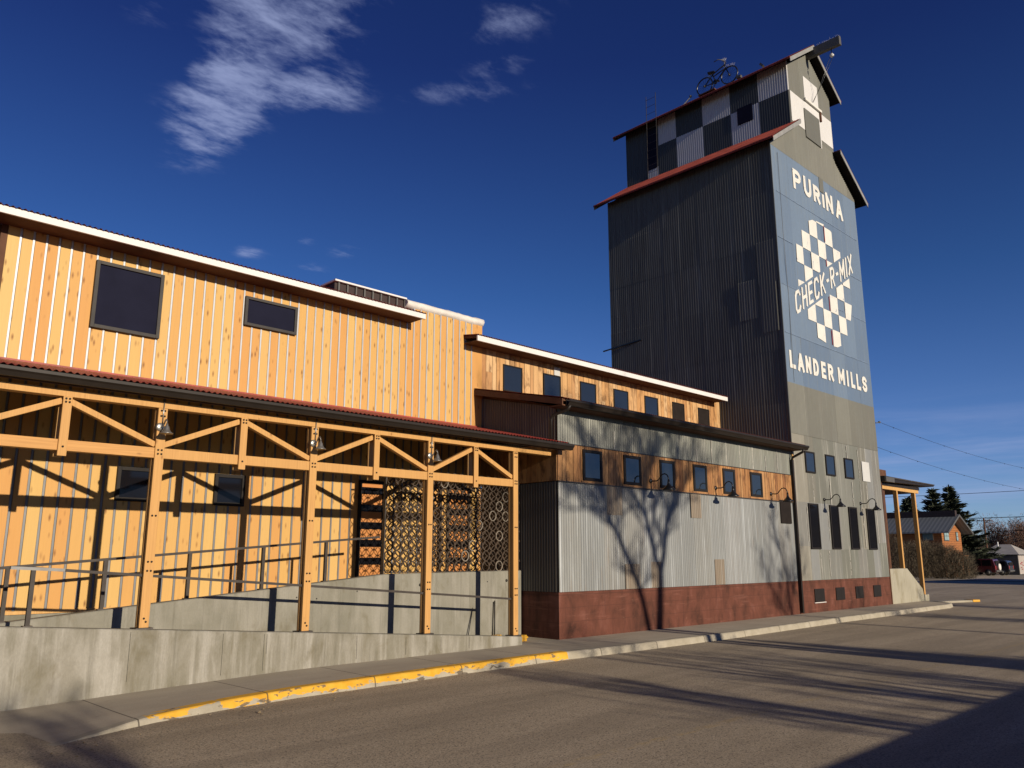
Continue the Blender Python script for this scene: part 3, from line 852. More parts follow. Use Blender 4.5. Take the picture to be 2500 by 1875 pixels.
for i, (x0, x1) in enumerate([(12.265, 12.866), (13.585, 14.186), (14.878, 15.44), (16.199, 16.775), (17.494, 18.05), (18.799, 19.386)]):
    window(low, x0, x1, 3.0, 3.625, YF - 0.022, 0.062, 0.03, 'frame', 'glass')
    MB().box(x0 - 0.04, x1 + 0.04, YF - 0.037, YF - 0.0225, 2.955, 2.998).build('sill', M['band'], low)
MB().box(20.27, 20.85, YF - 0.05, YF - 0.004, 2.366, 2.984).build('blank_panel', M['darkpanel'], low, bevel=0.006)
# west side wall under the canopy
m = MB(); y = YF
while y < 12.78:
    w = min(0.66, 12.78 - y)
    m.corr((XC - 0.008, y, 0), (0, 1, 0), (0, 0, 1), (-1, 0, 0), w, 0.856, 2.94, 0.071, 0.008, 8, y)
    m.corr((XC - 0.008, y, 0), (0, 1, 0), (0, 0, 1), (-1, 0, 0), w, 3.70, (lambda u, y=y: 4.40 + 0.213 * (y + u - YF)), 0.071, 0.008, 8, y)
    y += w
m.build('side_sheets', M['side_brown'], low)
m = MB()
for i in range(16): m.box(XC - 0.02, XC, YF + 0.002 + i * 0.137, YF + 0.134 + i * 0.137, 2.955, 3.685)
m.build('side_boards', M['band'], low)
# roof: eave at the street, rake on the west end, gutter and downspouts
s = 0.2135; yE = 10.22; zE = 4.475
rf = MB().prism([(yE + 0.02, zE - 0.02), (12.775, zE + s * (12.775 - yE) - 0.02), (12.775, zE + s * (12.775 - yE) + 0.02), (yE + 0.02, zE + 0.02)], 0, 11.33, XT - 0.01).build('roof', M['soffit'], low)
c = MB(); V = Vector((0, 1, s)); ln = (12.775 - yE) * V.length
c.corr((11.30, yE, zE + 0.036), (1, 0, 0), V, (0, -s, 1), XT - 0.01 - 11.30, -0.04, ln, 0.076, 0.011, 6); c.build('roof_sheet', M['redtile'], rf)
m = MB(); m.hexa([(11.30, yE, zE - 0.105), (11.328, yE, zE - 0.105), (11.328, 12.77, zE - 0.105 + s * (12.77 - yE)), (11.30, 12.77, zE - 0.105 + s * (12.77 - yE)),
                  (11.30, yE, zE + 0.018), (11.328, yE, zE + 0.018), (11.328, 12.77, zE + 0.018 + s * (12.77 - yE)), (11.30, 12.77, zE + 0.018 + s * (12.77 - yE))])
m.build('rake_board', M['soffit'], rf)
m = MB(); m.box(11.34, XT - 0.02, yE + 0.03, YF - 0.004, zE - 0.11, zE - 0.085); m.build('soffit', M['soffit'], rf)
m = MB(); gutter(m, (11.42, yE + 0.012, zE + 0.01), (21.32, yE, zE), 0.115, 0.115); m.build('gutter', M['bronze'], low)


def downspout(par, x, z1, ye):
    m = MB(); w = 0.04
    pts = [(x, ye - 0.055, z1 - 0.10), (x, ye - 0.03, z1 - 0.17), (x, YF - 0.09, z1 - 0.30), (x, YF - 0.065, z1 - 0.38)]
    m.tube(pts, 0.036, 8)
    m.box(x - 0.038, x + 0.038, YF - 0.10, YF - 0.032, 0.03, z1 - 0.36)
    return m


downspout(low, 21.06, zE, yE).build('downspout', M['bronze'], low)
m = MB(); m.tube([(11.48, yE - 0.05, zE - 0.1), (11.46, yE, zE - 0.18), (11.42, YF - 0.02, zE - 0.26), (11.40, YF + 0.02, zE - 0.34), (11.40, YF + 0.02, 3.75)], 0.033, 8)
m.build('corner_downspout', M['bronze'], low)
MB().box(21.14, 21.20, YF - 0.05, YF - 0.006, 0.86, 4.30).build('corner_trim', M['timber'], low)

# ---------------------------------------------------------------- grain elevator tower
tw = thing('grain_elevator', 'tall old tin grain elevator with blue painted sign and checkered cupola', 'tower', (XT, YF, 0))
CX = 24.30; CU0, CU1 = 22.83, 25.83; YBK = 16.88; YCK = 17.17; SL = 0.69
ZE = 13.82            # top of the main side walls
ZCU = 17.22           # top of the cupola side walls
ZAP = 18.22
m = MB()
m.box(XT + 0.03, XT1 - 0.03, YF + 0.03, YBK, 0.86, ZE)
m.prism([(XT + 0.03, ZE), (XT1 - 0.03, ZE), (CU1, 15.05), (CU0, 15.05)], 1, YF + 0.03, YBK)
m.build('wall', M['soffit'], tw)
cup = MB().prism([(CU0 + 0.03, 15.05), (CU1 - 0.03, 15.05), (CU1 - 0.03, ZCU), (CX, ZAP), (CU0 + 0.03, ZCU)], 1, YF + 0.03, YCK).build('cupola', M['check_dark'], tw)
MB().box(XT, XT1, YF - 0.004, YBK, -0.05, 0.851).build('base', M['redbase'], tw)


def roofline(x):      # height of the front wall at x
    if x < CU0: return ZE + (x - XT) * SL
    if x > CU1: return ZE + (XT1 - x) * SL
    return min(ZCU + (x - CU0) * SL, ZCU + (CU1 - x) * SL)


def front(mb, x0, x1, z0, z1, sw=0.66, amp=0.007, yo=0.0, st=0):
    x = x0; i = st
    while x < x1 - 0.02:
        w = min(sw, x1 - x)
        f = (lambda u, x=x: min(z1, roofline(x + u) - 0.01))
        mb.corr((x, YF - amp - 0.002 - 0.002 * (i % 2) - yo, 0), (1, 0, 0), (0, 0, 1), (0, -1, 0), w, z0, f, 0.071, amp, 5, x)
        x += w; i += 1


m = MB()
for k, (a, b_) in enumerate(((0.856, 1.93), (1.925, 2.99), (2.985, 4.91))):
    x = XT + 0.0
    j = 0
    while x < XT1 - 0.02:
        w = min(rr.choice((0.5, 0.66, 0.8)), XT1 - x)
        m.corr((x, YF - 0.009 - 0.004 * (k % 2) - 0.002 * (j % 2), 0), (1, 0, 0), (0, 0, 1), (0, -1, 0), w, a - rr.uniform(0, 0.25) * (k > 0), b_, 0.071, 0.006, 5, x); x += w; j += 1
m.build('patched_sheets', M['tower_patch'], tw)
rs = random.Random(90)
for (x, z0, z1) in ((22.30, 3.05, 3.75), (23.4, 2.3, 3.75), (21.82, 1.9, 2.95), (23.13, 1.95, 2.95), (24.36, 0.95, 1.8), (23.0, 0.95, 1.65), (22.45, 0.9, 1.6), (24.95, 3.0, 3.75), (25.55, 3.1, 4.8), (25.6, 1.75, 2.95), (26.62, 1.9, 2.95), (26.0, 2.98, 3.7), (24.75, 4.1, 4.85)):
    q_ = MB(); z = z0
    while z < z1:
        h = rs.uniform(0.06, 0.3); q_.box(x + rs.uniform(-0.004, 0.004), x + rs.uniform(0.014, 0.03), YF - 0.028, YF - 0.021, z, min(z + h, z1)); z += h + rs.choice((0.0005, 0.0005, 0.05))
    q_.build('white_caulk', M['caulk'], tw)
m = MB(); front(m, XT, XT1, 4.90, 6.372, 1.0, yo=0.01); m.build('grey_sheets', M['tower_grey'], tw)
m = MB()
zt = [6.37, 7.84, 9.31, 10.78, 12.25, 13.72]
for k in range(5): front(m, XT + 0.02, XT1, zt[k], zt[k + 1] + 0.03, 1.0, yo=0.004 + 0.003 * (k % 2), st=k)
sign = m.build('painted_sign', M['blue'], tw)
m = MB(); front(m, XT, XT1, 13.745, 15.12, 0.9, yo=0.008); front(m, CU0, CU1, 15.10, 18.3, 0.75, yo=0.003)
m.build('gable_sheets', M['tower_grey'], tw)
m = MB(); m.box(24.42, 24.72, YF - 0.034, YF - 0.03, 13.25, 13.76); m.build('gable_patch', M['tower_grey'], tw)

# side wall sheets (west face)
m = MB(); rz = 0.856; k = 0
while rz < ZE:
    z1 = min(rz + 1.62, ZE); y = YF; j = 0
    while y < YBK - 0.02:
        w = min(0.66, YBK - y)
        m.corr((XT - 0.012 + 0.006 * (k % 2) - 0.0015 * (j % 2), y, 0), (0, 1, 0), (0, 0, 1), (-1, 0, 0), w, rz, z1 + 0.04, 0.085, 0.0135, 10, y); y += w; j += 1
    rz = z1; k += 1
m.build('side_sheets', M['tower_side'], tw)
for (y, z, w, h) in ((10.66, 7.9, 0.55, 1.5), (10.62, 9.4, 0.62, 1.3), (11.3, 8.4, 0.6, 1.2)):
    MB().corr((XT - 0.03, y, 0), (0, 1, 0), (0, 0, 1), (-1, 0, 0), w, z, z + h, 0.085, 0.009, 8, y).build('side_patch', M['tower_side'], tw)
m = MB(); m.box(XT - 0.03, XT + 0.0, YF - 0.03, YF + 0.03, 0.86, ZE); m.build('corner_strip', M['check_dark'], tw)

# cupola checks on the west face
zm = 16.27
cells = [(YF, 11.665, 1), (11.665, 12.72, 0), (12.72, 13.82, 1), (13.82, 14.93, 0), (14.93, 15.70, 1), (15.70, YCK, 0)]
for (a, b_, wt) in cells:
    for (z0, z1, up) in ((15.05, zm, 0), (zm, ZCU + 0.10, 1)):
        white = (wt == up) if b_ < YCK - 0.1 else False
        MB().corr((CU0 - 0.012, a, 0), (0, 1, 0), (0, 0, 1), (-1, 0, 0), b_ - a, z0, z1, 0.085, 0.0135, 10, a).build('white_check' if white else 'dark_check', M['check_white' if white else 'check_dark'], cup)
MB().corr((CU0 - 0.03, 15.72, 0), (0, 1, 0), (0, 0, 1), (-1, 0, 0), 0.45, 15.05, 15.45, 0.076, 0.009, 8, 0).build('white_patch', M['check_white'], cup)
m = MB(); m.box(CU0 - 0.045, CU0 + 0.02, 11.89, 12.45, 15.74, 16.34); m.build('window', M['cover'], cup)
m = MB(); m.box(CU0 - 0.05, CU0 + 0.02, 15.77, 16.18, 15.42, 17.05); m.build('door', M['cover'], cup)
# cupola checks on the front
m = MB()


def fq(mb, x0, x1, z0, z1, yo=0.022): mb.box(x0, x1, YF - yo, YF - yo + 0.004, z0, z1)


fq(m, 23.88, 24.90, 16.36, 17.23); fq(m, CU0 + 0.01, 23.72, 15.18, 16.25); fq(m, 24.93, CU1 - 0.01, 15.28, 16.30)
fq(m, 23.72, 23.86, 15.18, 16.25, 0.023); fq(m, 23.86, 24.93, 15.98, 16.27); fq(m, 24.80, 24.93, 14.95, 15.98)
m.build('front_checks', M['check_white'], cup)
m = MB(); m.box(23.80, 25.0, YF - 0.09, YF - 0.005, 16.29, 16.37); m.build('hatch_ledge', M['sign_white'], cup)
m = MB(); m.box(24.90, 24.98, YF - 0.075, YF - 0.01, 15.95, 16.30); m.build('hatch_bracket', M['soffit'], cup)
m = MB(); m.box(23.72, 24.79, YF - 0.06, YF - 0.014, 14.93, 15.97); m.build('hatch_door', M['tower_grey'], cup, bevel=0.01)


def tower_roof(name, x_e, z_e, x_t, z_t, y0, y1, mirror, sheet_mat):
    """one slope: deck, red sheet, front and back rake boards"""
    def mx(x): return 2 * CX - x if mirror else x
    p0 = (mx(x_e), z_e); p1 = (mx(x_t), z_t)
    d = MB().prism([p0, p1, (p1[0], p1[1] + 0.05), (p0[0], p0[1] + 0.05)] if not mirror else [p0, (p0[0], p0[1] + 0.05), (p1[0], p1[1] + 0.05), p1], 1, y0 + 0.02, y1 - 0.02).build(name, M['darkpanel'], tw)
    V = Vector((p1[0] - p0[0], 0, p1[1] - p0[1])); ln = V.length; Nn = Vector((-V.z, 0, V.x)) if not mirror else Vector((V.z, 0, -V.x))
    if Nn.z < 0: Nn = -Nn
    c = MB(); c.corr(Vector((p0[0], y0, p0[1] + 0.07)), (0, 1, 0), V, Nn, y1 - y0, -0.05, ln, 0.10, 0.013, 6)
    c.build('roof_sheet', M[sheet_mat], d)
    MB().box(min(p0[0], p0[0] + (0.03 if mirror else -0.03)), max(p0[0], p0[0] + (0.03 if mirror else -0.03)), y0, y1, p0[1] + 0.01, p0[1] + 0.075).build('eave_trim', M[sheet_mat], d)
    for yy in (y0, y1 - 0.02):
        MB().hexa([(p0[0], yy, p0[1] - 0.10), (p1[0], yy, p1[1] - 0.10), (p1[0], yy + 0.02, p1[1] - 0.10), (p0[0], yy + 0.02, p0[1] - 0.10),
                   (p0[0], yy, p0[1] + 0.055), (p1[0], yy, p1[1] + 0.055), (p1[0], yy + 0.02, p1[1] + 0.055), (p0[0], yy + 0.02, p0[1] + 0.055)]).build('rake_board', M['rake'], d)


OV = 0.30
tower_roof('roof', XT - 0.32, ZE - 0.11, CU0 + 0.03, 15.06, YF - OV, 17.25, False, 'redtile')
tower_roof('roof', XT - 0.32, ZE - 0.11, CU0 + 0.03, 15.06, YF - OV, 17.25, True, 'redtile')
tower_roof('roof', CU0 - 0.38, ZCU - 0.14, CX, 18.39, YF - OV, 17.50, False, 'redtile')
tower_roof('roof', CU0 - 0.38, ZCU - 0.14, CX, 18.39, YF - OV, 17.50, True, 'redtile')
m = MB(); m.box(CX - 0.075, CX + 0.075, 9.40, YF + 0.4, 18.02, 18.33); beam = m.build('hoist_beam', M['frame_grey'], tw, bevel=0.008)
m = MB(); rr3 = random.Random(2)
for i in range(26):
    y = 9.42 + i * 0.03
    m.bar((CX + rr3.uniform(-0.05, 0.05), y, 18.33), (CX + rr3.uniform(-0.08, 0.08), y, 18.33 + rr3.uniform(0.06, 0.11)), 0.006, 0.006)
m.build('bird_spikes', M['spike'], beam)

# lettering, painted on the sign
YL = YF - 0.031


def clip(poly, a, b_, c):
    """keep the side a*x + b*z <= c"""
    out = []
    for i in range(len(poly)):
        p, q = poly[i], poly[(i + 1) % len(poly)]
        dp = a * p[0] + b_ * p[1] - c; dq = a * q[0] + b_ * q[1] - c
        if dp <= 0: out.append(p)
        if dp * dq < 0:
            t = dp / (dp - dq); out.append((p[0] + (q[0] - p[0]) * t, p[1] + (q[1] - p[1]) * t))
    return out


_lay = [0]


def flat(mb, poly):
    if len(poly) < 3: return
    _lay[0] = (_lay[0] + 1) % 9
    y = YL - 0.0004 * _lay[0]
    b_ = len(mb.v); mb.v += [(p[0], y, p[1]) for p in poly]; mb.face(list(range(b_, b_ + len(poly))))


def stroke(mb, pts, w, sx=1.0):
    """ribbon with mitred corners through 2-D points"""
    P_ = [Vector((p[0], p[1])) for p in pts]; n_ = len(P_); closed = (P_[0] - P_[-1]).length < 1e-6
    if not closed:
        P_[0] = P_[0] - (P_[1] - P_[0]).normalized() * w * 0.48; P_[-1] = P_[-1] + (P_[-1] - P_[-2]).normalized() * w * 0.48
    L_ = []; R_ = []
    for i in range(n_):
        if closed: a = P_[(i - 1) % (n_ - 1)]; c = P_[(i + 1) % (n_ - 1)]; 
        else: a = P_[max(i - 1, 0)]; c = P_[min(i + 1, n_ - 1)]
        d1 = (P_[i] - a); d2 = (c - P_[i])
        d1 = d1.normalized() if d1.length > 1e-6 else d2.normalized(); d2 = d2.normalized() if d2.length > 1e-6 else d1
        n1 = Vector((-d1.y, d1.x)); n2 = Vector((-d2.y, d2.x)); mt = (n1 + n2); mt.normalize()
        k = w / 2 / max(0.45, mt.dot(n1))
        L_.append(P_[i] + mt * k); R_.append(P_[i] - mt * k)
    for i in range(n_ - 1):
        flat(mb, [tuple(L_[i]), tuple(R_[i]), tuple(R_[i + 1]), tuple(L_[i + 1])])


def arc(cx, cz, rx, rz, a0, a1, n_=8):
    return [(cx + rx * math.cos(R(a0 + (a1 - a0) * i / n_)), cz + rz * math.sin(R(a0 + (a1 - a0) * i / n_))) for i in range(n_ + 1)]


GL = {
    'P': [[(0, 0), (0, 1)], [(0, 1), (0.55, 1)] + arc(0.55, 0.735, 0.45, 0.265, 90, -90) + [(0, 0.47)]],
    'U': [[(0, 1), (0, 0.35)] + arc(0.5, 0.35, 0.5, 0.35, 180, 360) + [(1, 1)]],
    'R': [[(0, 0), (0, 1)], [(0, 1), (0.55, 1)] + arc(0.55, 0.745, 0.45, 0.255, 90, -90) + [(0, 0.49)], [(0.5, 0.49), (1, 0)]],
    'I': [[(0.5, 0), (0.5, 1)]],
    'N': [[(0, 0), (0, 1)], [(0, 0.97), (1, 0.03)], [(1, 0), (1, 1)]],
    'A': [[(0, -0.06), (0.46, 1)], [(0.54, 1), (1, -0.06)], [(0.2, 0.28), (0.8, 0.28)]],
    'L': [[(0, 1), (0, 0), (1, 0)]],
    'D': [[(0, 0), (0, 1), (0.4, 1)] + arc(0.4, 0.5, 0.6, 0.5, 90, -90) + [(0, 0)]],
    'E': [[(1, 1), (0, 1), (0, 0), (1, 0)], [(0, 0.5), (0.85, 0.5)]],
    'M': [[(0, 0), (0, 1)], [(0.02, 0.96), (0.5, 0.3)], [(0.5, 0.3), (0.98, 0.96)], [(1, 1), (1, 0)]],
    'S': [arc(0.5, 0.76, 0.5, 0.24, 20, 270) + arc(0.5, 0.26, 0.5, 0.26, 90, -160)],
    'C': [[(1, 0.82), (0.8, 1), (0.2, 1), (0, 0.82), (0, 0.18), (0.2, 0), (0.8, 0), (1, 0.18)]],
    'H': [[(0, 0), (0, 1)], [(1, 0), (1, 1)], [(0, 0.5), (1, 0.5)]],
    'K': [[(0, 0), (0, 1)], [(1, 1), (0, 0.42)], [(0.3, 0.6), (1, 0)]],
    'X': [[(0, 0), (1, 1)], [(0, 1), (1, 0)]],
    '-': [[(0.1, 0.5), (0.9, 0.5)]],
}


def glyph(mb, ch, x0, x1, z0, z1, w, shear=0.0, xo=0.0):
    for st_ in GL[ch]:
        iw = x1 - x0 - w; ih = z1 - z0 - w
        pts = [(x0 + w / 2 + p[0] * iw, z0 + w / 2 + p[1] * ih) for p in st_]
        if shear: pts = [(p[0], p[1] + shear * (p[0] - xo)) for p in pts]
        stroke(mb, pts, w)


for ch, x0, x1, z0, z1 in [('P', 22.55, 23.08, 12.74, 13.42), ('U', 23.26, 23.78, 12.74, 13.42), ('R', 23.92, 24.40, 12.74, 13.34), ('I', 24.56, 24.70, 12.72, 13.20),
                           ('N', 24.82, 25.34, 12.70, 13.36), ('A', 25.56, 26.08, 12.70, 13.36)]:
    wr = MB(); glyph(wr, ch, x0, x1, z0, z1, 0.15); wr.build('letter', M['sign_white'], sign)
for ch, x0, x1 in [('L', 21.44, 21.80), ('A', 21.93, 22.33), ('N', 22.43, 22.78), ('D', 22.91, 23.28), ('E', 23.45, 23.77), ('R', 23.91, 24.28),
                   ('M', 24.62, 25.08), ('I', 25.22, 25.40), ('L', 25.55, 25.85), ('L', 25.98, 26.29), ('S', 26.42, 26.80)]:
    wr = MB(); glyph(wr, ch, x0, x1, 6.81, 7.34, 0.125); wr.build('letter', M['sign_white'], sign)
# slanted words across the emblem
SHR = (10.0 - 8.52) / (24.9 - 22.1) * 1.0
SHR = 0.545
x = 22.07; ZB = 8.52
for ch, w_ in [('C', 0.36), ('H', 0.36), ('E', 0.32), ('C', 0.36), ('K', 0.36), ('-', 0.22), ('R', 0.34), ('-', 0.22), ('M', 0.42), ('I', 0.10), ('X', 0.36)]:
    wr = MB(); glyph(wr, ch, x, x + w_, ZB, ZB + 0.70, 0.095, SHR, 22.07); x += w_ + 0.10; wr.build('letter', M['sign_white'], sign)
# checkered emblem: squares inside an egg outline, cut by the slanted band
wrs = [MB(), MB()]; cs = 0.548; gx = 22.85; gz0 = 8.545
topO = [(22.35, 9.30), (22.42, 10.9), (22.86, 11.47), (23.40, 11.90), (23.70, 12.02), (24.0, 12.06), (24.53, 12.1), (24.85, 12.09), (25.14, 11.9), (25.52, 11.55), (25.80, 11.42), (25.80, 11.25), (26.3, 10.9), (26.15, 10.3), (26.16, 9.74), (25.98, 9.17), (25.60, 8.54),
        (25.06, 8.11), (24.75, 8.0), (24.4, 7.98), (23.94, 8.0), (23.38, 8.07), (22.83, 8.55), (22.45, 9.2)]
hull = topO


def inside_clip(poly, outline):
    # the outline is nearly convex: clip against each edge of its convex hull
    pts = sorted(set(outline))

    def cross(o, a, b_): return (a[0] - o[0]) * (b_[1] - o[1]) - (a[1] - o[1]) * (b_[0] - o[0])
    lo = []
    for p in pts:
        while len(lo) >= 2 and cross(lo[-2], lo[-1], p) <= 0: lo.pop()
        lo.append(p)
    up = []
    for p in reversed(pts):
        while len(up) >= 2 and cross(up[-2], up[-1], p) <= 0: up.pop()
        up.append(p)
    h = lo[:-1] + up[:-1]
    for i in range(len(h)):
        a, b_ = h[i], h[(i + 1) % len(h)]
        ex, ez = b_[0] - a[0], b_[1] - a[1]
        poly = clip(poly, ez, -ex, ez * a[0] - ex * a[1])
        if len(poly) < 3: return []
    return poly


for i in range(-1, 6):
    for j in range(-1, 7):
        x0 = gx + i * cs; z0 = gz0 + j * cs * 1.055
        if (i + j) % 2 != 0: continue
        q = [(x0, z0), (x0 + cs, z0), (x0 + cs, z0 + cs * 1.055), (x0, z0 + cs * 1.055)]
        q = inside_clip(q, hull)
        if not q: continue
        for side in (0, 1):
            if side == 0: p = clip(q, SHR, -1, SHR * 22.07 - (ZB + 0.70 + 0.09))      # above the band
            else: p = clip(q, -SHR, 1, -SHR * 22.07 + ZB - 0.09)                        # below the band
            ar = abs(sum(p[k][0] * p[(k + 1) % len(p)][1] - p[(k + 1) % len(p)][0] * p[k][1] for k in range(len(p)))) / 2 if len(p) >= 3 else 0
            if ar > 0.02: flat(wrs[side], p)
for wr in wrs: wr.build('emblem_half', M['sign_white'], sign)
seam_m = plain('pale_blue_seam', (0.20, 0.27, 0.39), 0.7, 0.2, 0, 0.3, 3)
for k, (z, a, b_) in enumerate(((7.85, 21.3, 27.1), (9.32, 21.3, 23.2), (9.33, 24.6, 27.2), (10.79, 25.9, 27.2), (10.78, 21.3, 22.2), (12.26, 21.4, 27.1))):
    MB().box(a, b_, YF - 0.0285, YF - 0.026, z, z + 0.018).build('seam_line', seam_m, sign)
for (x0, z0, z1) in ((24.40, 8.02, 8.5), (24.41, 9.15, 9.62), (24.44, 10.65, 10.9), (24.47, 11.5, 12.05)): MB().box(x0, x0 + 0.035, YL - 0.006, YL + 0.002, z0, z1).build('red_edge', M['sign_red'], sign)
# fittings on the front
for (x0, x1, z0, z1) in ((21.931, 22.527, 3.835, 4.45), (23.226, 23.839, 3.84, 4.458), (24.522, 25.14, 3.835, 4.46)):
    window(tw, x0, x1, z0, z1, YF - 0.02, 0.045, 0.03, 'frame', 'glass')
MB().box(25.80, 26.36, YF - 0.035, YF - 0.02, 3.826, 4.45).build('blank_sheet', M['patchwhite'], tw)
for (x0, x1) in ((21.913, 22.509), (23.248, 23.818), (24.529, 25.109), (25.82, 26.429)):
    window(tw, x0, x1, 1.70, 2.97, YF - 0.02, 0.045, 0.03, 'frame', 'dglass')
for (x0, x1) in ((21.929, 22.514), (23.261, 23.817), (24.588, 25.113), (25.885, 26.431)):
    v_ = MB().box(x0, x1, YF - 0.03, YF - 0.005, 0.272, 0.622).build('base_vent', M['frame'], tw, bevel=0.006)
MB().box(21.88, 22.56, YF - 0.04, YF - 0.005, 0.245, 0.262).build('vent_sill', M['fascia'], tw)
m = MB(); m.tube([(21.62, YF - 0.035, 13.6), (21.60, YF - 0.04, 11), (21.66, YF - 0.04, 9), (21.60, YF - 0.04, 6.4)], 0.006, 5); m.build('cable', M['frame_grey'], tw)
m = MB(); m.box(XT1 + 0.005, XT1 + 0.06, YF - 0.02, YF + 0.05, 0.0, 3.9); m.build('east_corner_trim', M['soffit'], tw)
m = MB(); m.bar((XT - 0.04, 15.55, 8.56), (XT - 0.10, 17.15, 8.42), 0.04, 0.04); m.build('side_pipe', M['black'], tw)
m = MB(); m.bar((XT1, YF - 0.03, 5.85), (XT1 + 0.22, YF - 0.06, 5.88), 0.03, 0.03); m.lathe([(0.0, 0), (0.045, 0.01), (0.045, 0.05), (0.02, 0.07), (0.0, 0.07)], (XT1 + 0.22, YF - 0.06, 5.86), n=10)
m.build('wire_bracket', M['frame_grey'], tw)

# pulley under the hoist beam
pu = thing('pulley', 'small white pulley hanging under the hoist beam at the tower peak', 'pulley', (CX, 9.72, 17.75))
MB().bar((CX, 9.72, 18.02), (CX, 9.72, 17.86), 0.02, 0.02).build('hook', M['black'], pu)
MB().lathe([(0.0, -0.05), (0.05, -0.045), (0.065, -0.03), (0.05, 0), (0.065, 0.03), (0.05, 0.045), (0, 0.05)], (CX, 9.72, 17.78), (1, 0, 0), 14).build('wheel', M['sign_white'], pu)
m = MB(); m.tube([(CX, 9.66, 17.75), (24.5, 10.3, 16.9), (24.35, YF - 0.07, 16.42)], 0.007, 5); m.tube([(CX, 9.78, 17.75), (24.6, 10.35, 17.0), (24.42, YF - 0.07, 16.45)], 0.007, 5)
m.build('rope', M['black'], pu)

# ---------------------------------------------------------------- bicycle on the cupola ridge
ZRG = 18.47
bk = thing('bicycle', 'old dark bicycle standing on the red ridge of the tower cupola', 'bicycle', (CX, 14.0, ZRG))
WR = 0.335; W1 = (CX, 14.54, ZRG + WR); W2 = (CX, 13.49, ZRG + WR)


def wheel(c):
    m = MB(); pts = [(c[0], c[1] + WR * math.cos(t * math.pi / 14), c[2] + WR * math.sin(t * math.pi / 14)) for t in range(29)]
    m.tube(pts, 0.026, 7, False); w = m.build('wheel', M['black'], bk)
    s_ = MB()
    for t in range(14):
        a = t * math.pi / 7; s_.bar(c, (c[0], c[1] + (WR - 0.02) * math.cos(a), c[2] + (WR - 0.02) * math.sin(a)), 0.006, 0.006)
    s_.lathe([(0.0, -0.05), (0.03, -0.05), (0.03, 0.05), (0.0, 0.05)], c, (1, 0, 0), 8); s_.build('spokes', M['steel'], w)


wheel(W1); wheel(W2)
BB = (CX, 14.06, ZRG + 0.29); ST = (CX, 14.20, ZRG + 0.72); HD = (CX, 13.66, ZRG + 0.84); HB = (CX, 13.63, ZRG + 0.68)
m = MB()
for a, c in ((BB, ST), (BB, HB), ((CX, 14.18, ZRG + 0.66), HD), ((CX, 14.16, ZRG + 0.56), HB), (BB, W1), ((CX, 14.18, ZRG + 0.66), W1), (HD, HB)): m.tube([a, c], 0.022, 7)
m.build('frame', M['black'], bk)
m = MB(); m.tube([HB, (CX, 13.53, ZRG + 0.45), W2], 0.02, 7); m.build('fork', M['black'], bk)
m = MB(); m.tube([HD, (CX, 13.68, ZRG + 0.98)], 0.018, 6); m.tube([(CX - 0.26, 13.95, ZRG + 0.96), (CX - 0.24, 13.78, ZRG + 0.99), (CX - 0.1, 13.66, ZRG + 0.98), (CX + 0.1, 13.66, ZRG + 0.98), (CX + 0.24, 13.78, ZRG + 0.99), (CX + 0.26, 13.95, ZRG + 0.96)], 0.016, 6); m.build('handlebar', M['frame_grey'], bk)
m = MB(); m.hexa([(CX - 0.05, 14.08, ZRG + 0.74), (CX + 0.05, 14.08, ZRG + 0.74), (CX + 0.09, 14.35, ZRG + 0.72), (CX - 0.09, 14.35, ZRG + 0.72), (CX - 0.02, 14.08, ZRG + 0.79), (CX + 0.02, 14.08, ZRG + 0.79), (CX + 0.09, 14.35, ZRG + 0.82), (CX - 0.09, 14.35, ZRG + 0.82)]); m.build('saddle', M['black'], bk, bevel=0.02)
m = MB(); m.lathe([(0, -0.01), (0.1, -0.01), (0.1, 0.01), (0, 0.01)], (CX - 0.04, BB[1], BB[2]), (1, 0, 0), 14); m.tube([(CX - 0.06, BB[1], BB[2]), (CX - 0.08, BB[1] - 0.16, BB[2] - 0.06)], 0.012, 5); m.box(CX - 0.18, CX - 0.06, BB[1] - 0.21, BB[1] - 0.13, BB[2] - 0.08, BB[2] - 0.055); m.build('crank', M['black'], bk)
m = MB(); rr4 = random.Random(4)
for (cy, cz, a0, a1) in ((W2[1], W2[2], 60, 125), (W1[1], W1[2], 95, 140)):
    for t in range(12):
        a = R(a0 + (a1 - a0) * t / 11); p = (CX, cy + (WR + 0.02) * math.cos(a), cz + (WR + 0.02) * math.sin(a)); q = (CX + rr4.uniform(-0.04, 0.04), cy + (WR + 0.12) * math.cos(a), cz + (WR + 0.12) * math.sin(a)); m.bar(p, q, 0.005, 0.005)
for t in range(14): m.bar((CX, 13.62 + 0.01 * t, ZRG + 0.99), (CX + rr4.uniform(-0.05, 0.05), 13.60 + 0.015 * t, ZRG + 1.1), 0.006, 0.006)
m.build('bird_spikes', M['spike'], bk)
# things along the ridge
m = MB(); m.box(CX - 0.15, CX + 0.15, 14.05, 14.75, 18.43, ZRG); m.tube([(CX, 14.3, ZRG), (CX, 14.1, ZRG + 0.2)], 0.015, 5)
tag(m.build('bicycle_bracket', M['soffit']), 'flat bracket on the cupola ridge under the bicycle back wheel', 'bracket')
fl = thing('floodlight', 'small dark floodlight on the cupola ridge in front of the bicycle', 'floodlight', (CX, 13.1, 18.42))
MB().bar((CX, 13.1, 18.40), (CX, 13.1, 18.5), 0.03, 0.03).build('stem', M['black'], fl); MB().bar((CX, 13.02, 18.53), (CX, 13.2, 18.56), 0.12, 0.09).build('lamp_head', M['frame_grey'], fl)
m = MB(); m.bar((CX - 0.2, 12.05, 18.38), (CX - 0.2, 12.15, 18.52), 0.1, 0.08)
tag(m.build('ridge_box', M['frame_grey']), 'small grey box on the cupola ridge nearest the front gable', 'box')
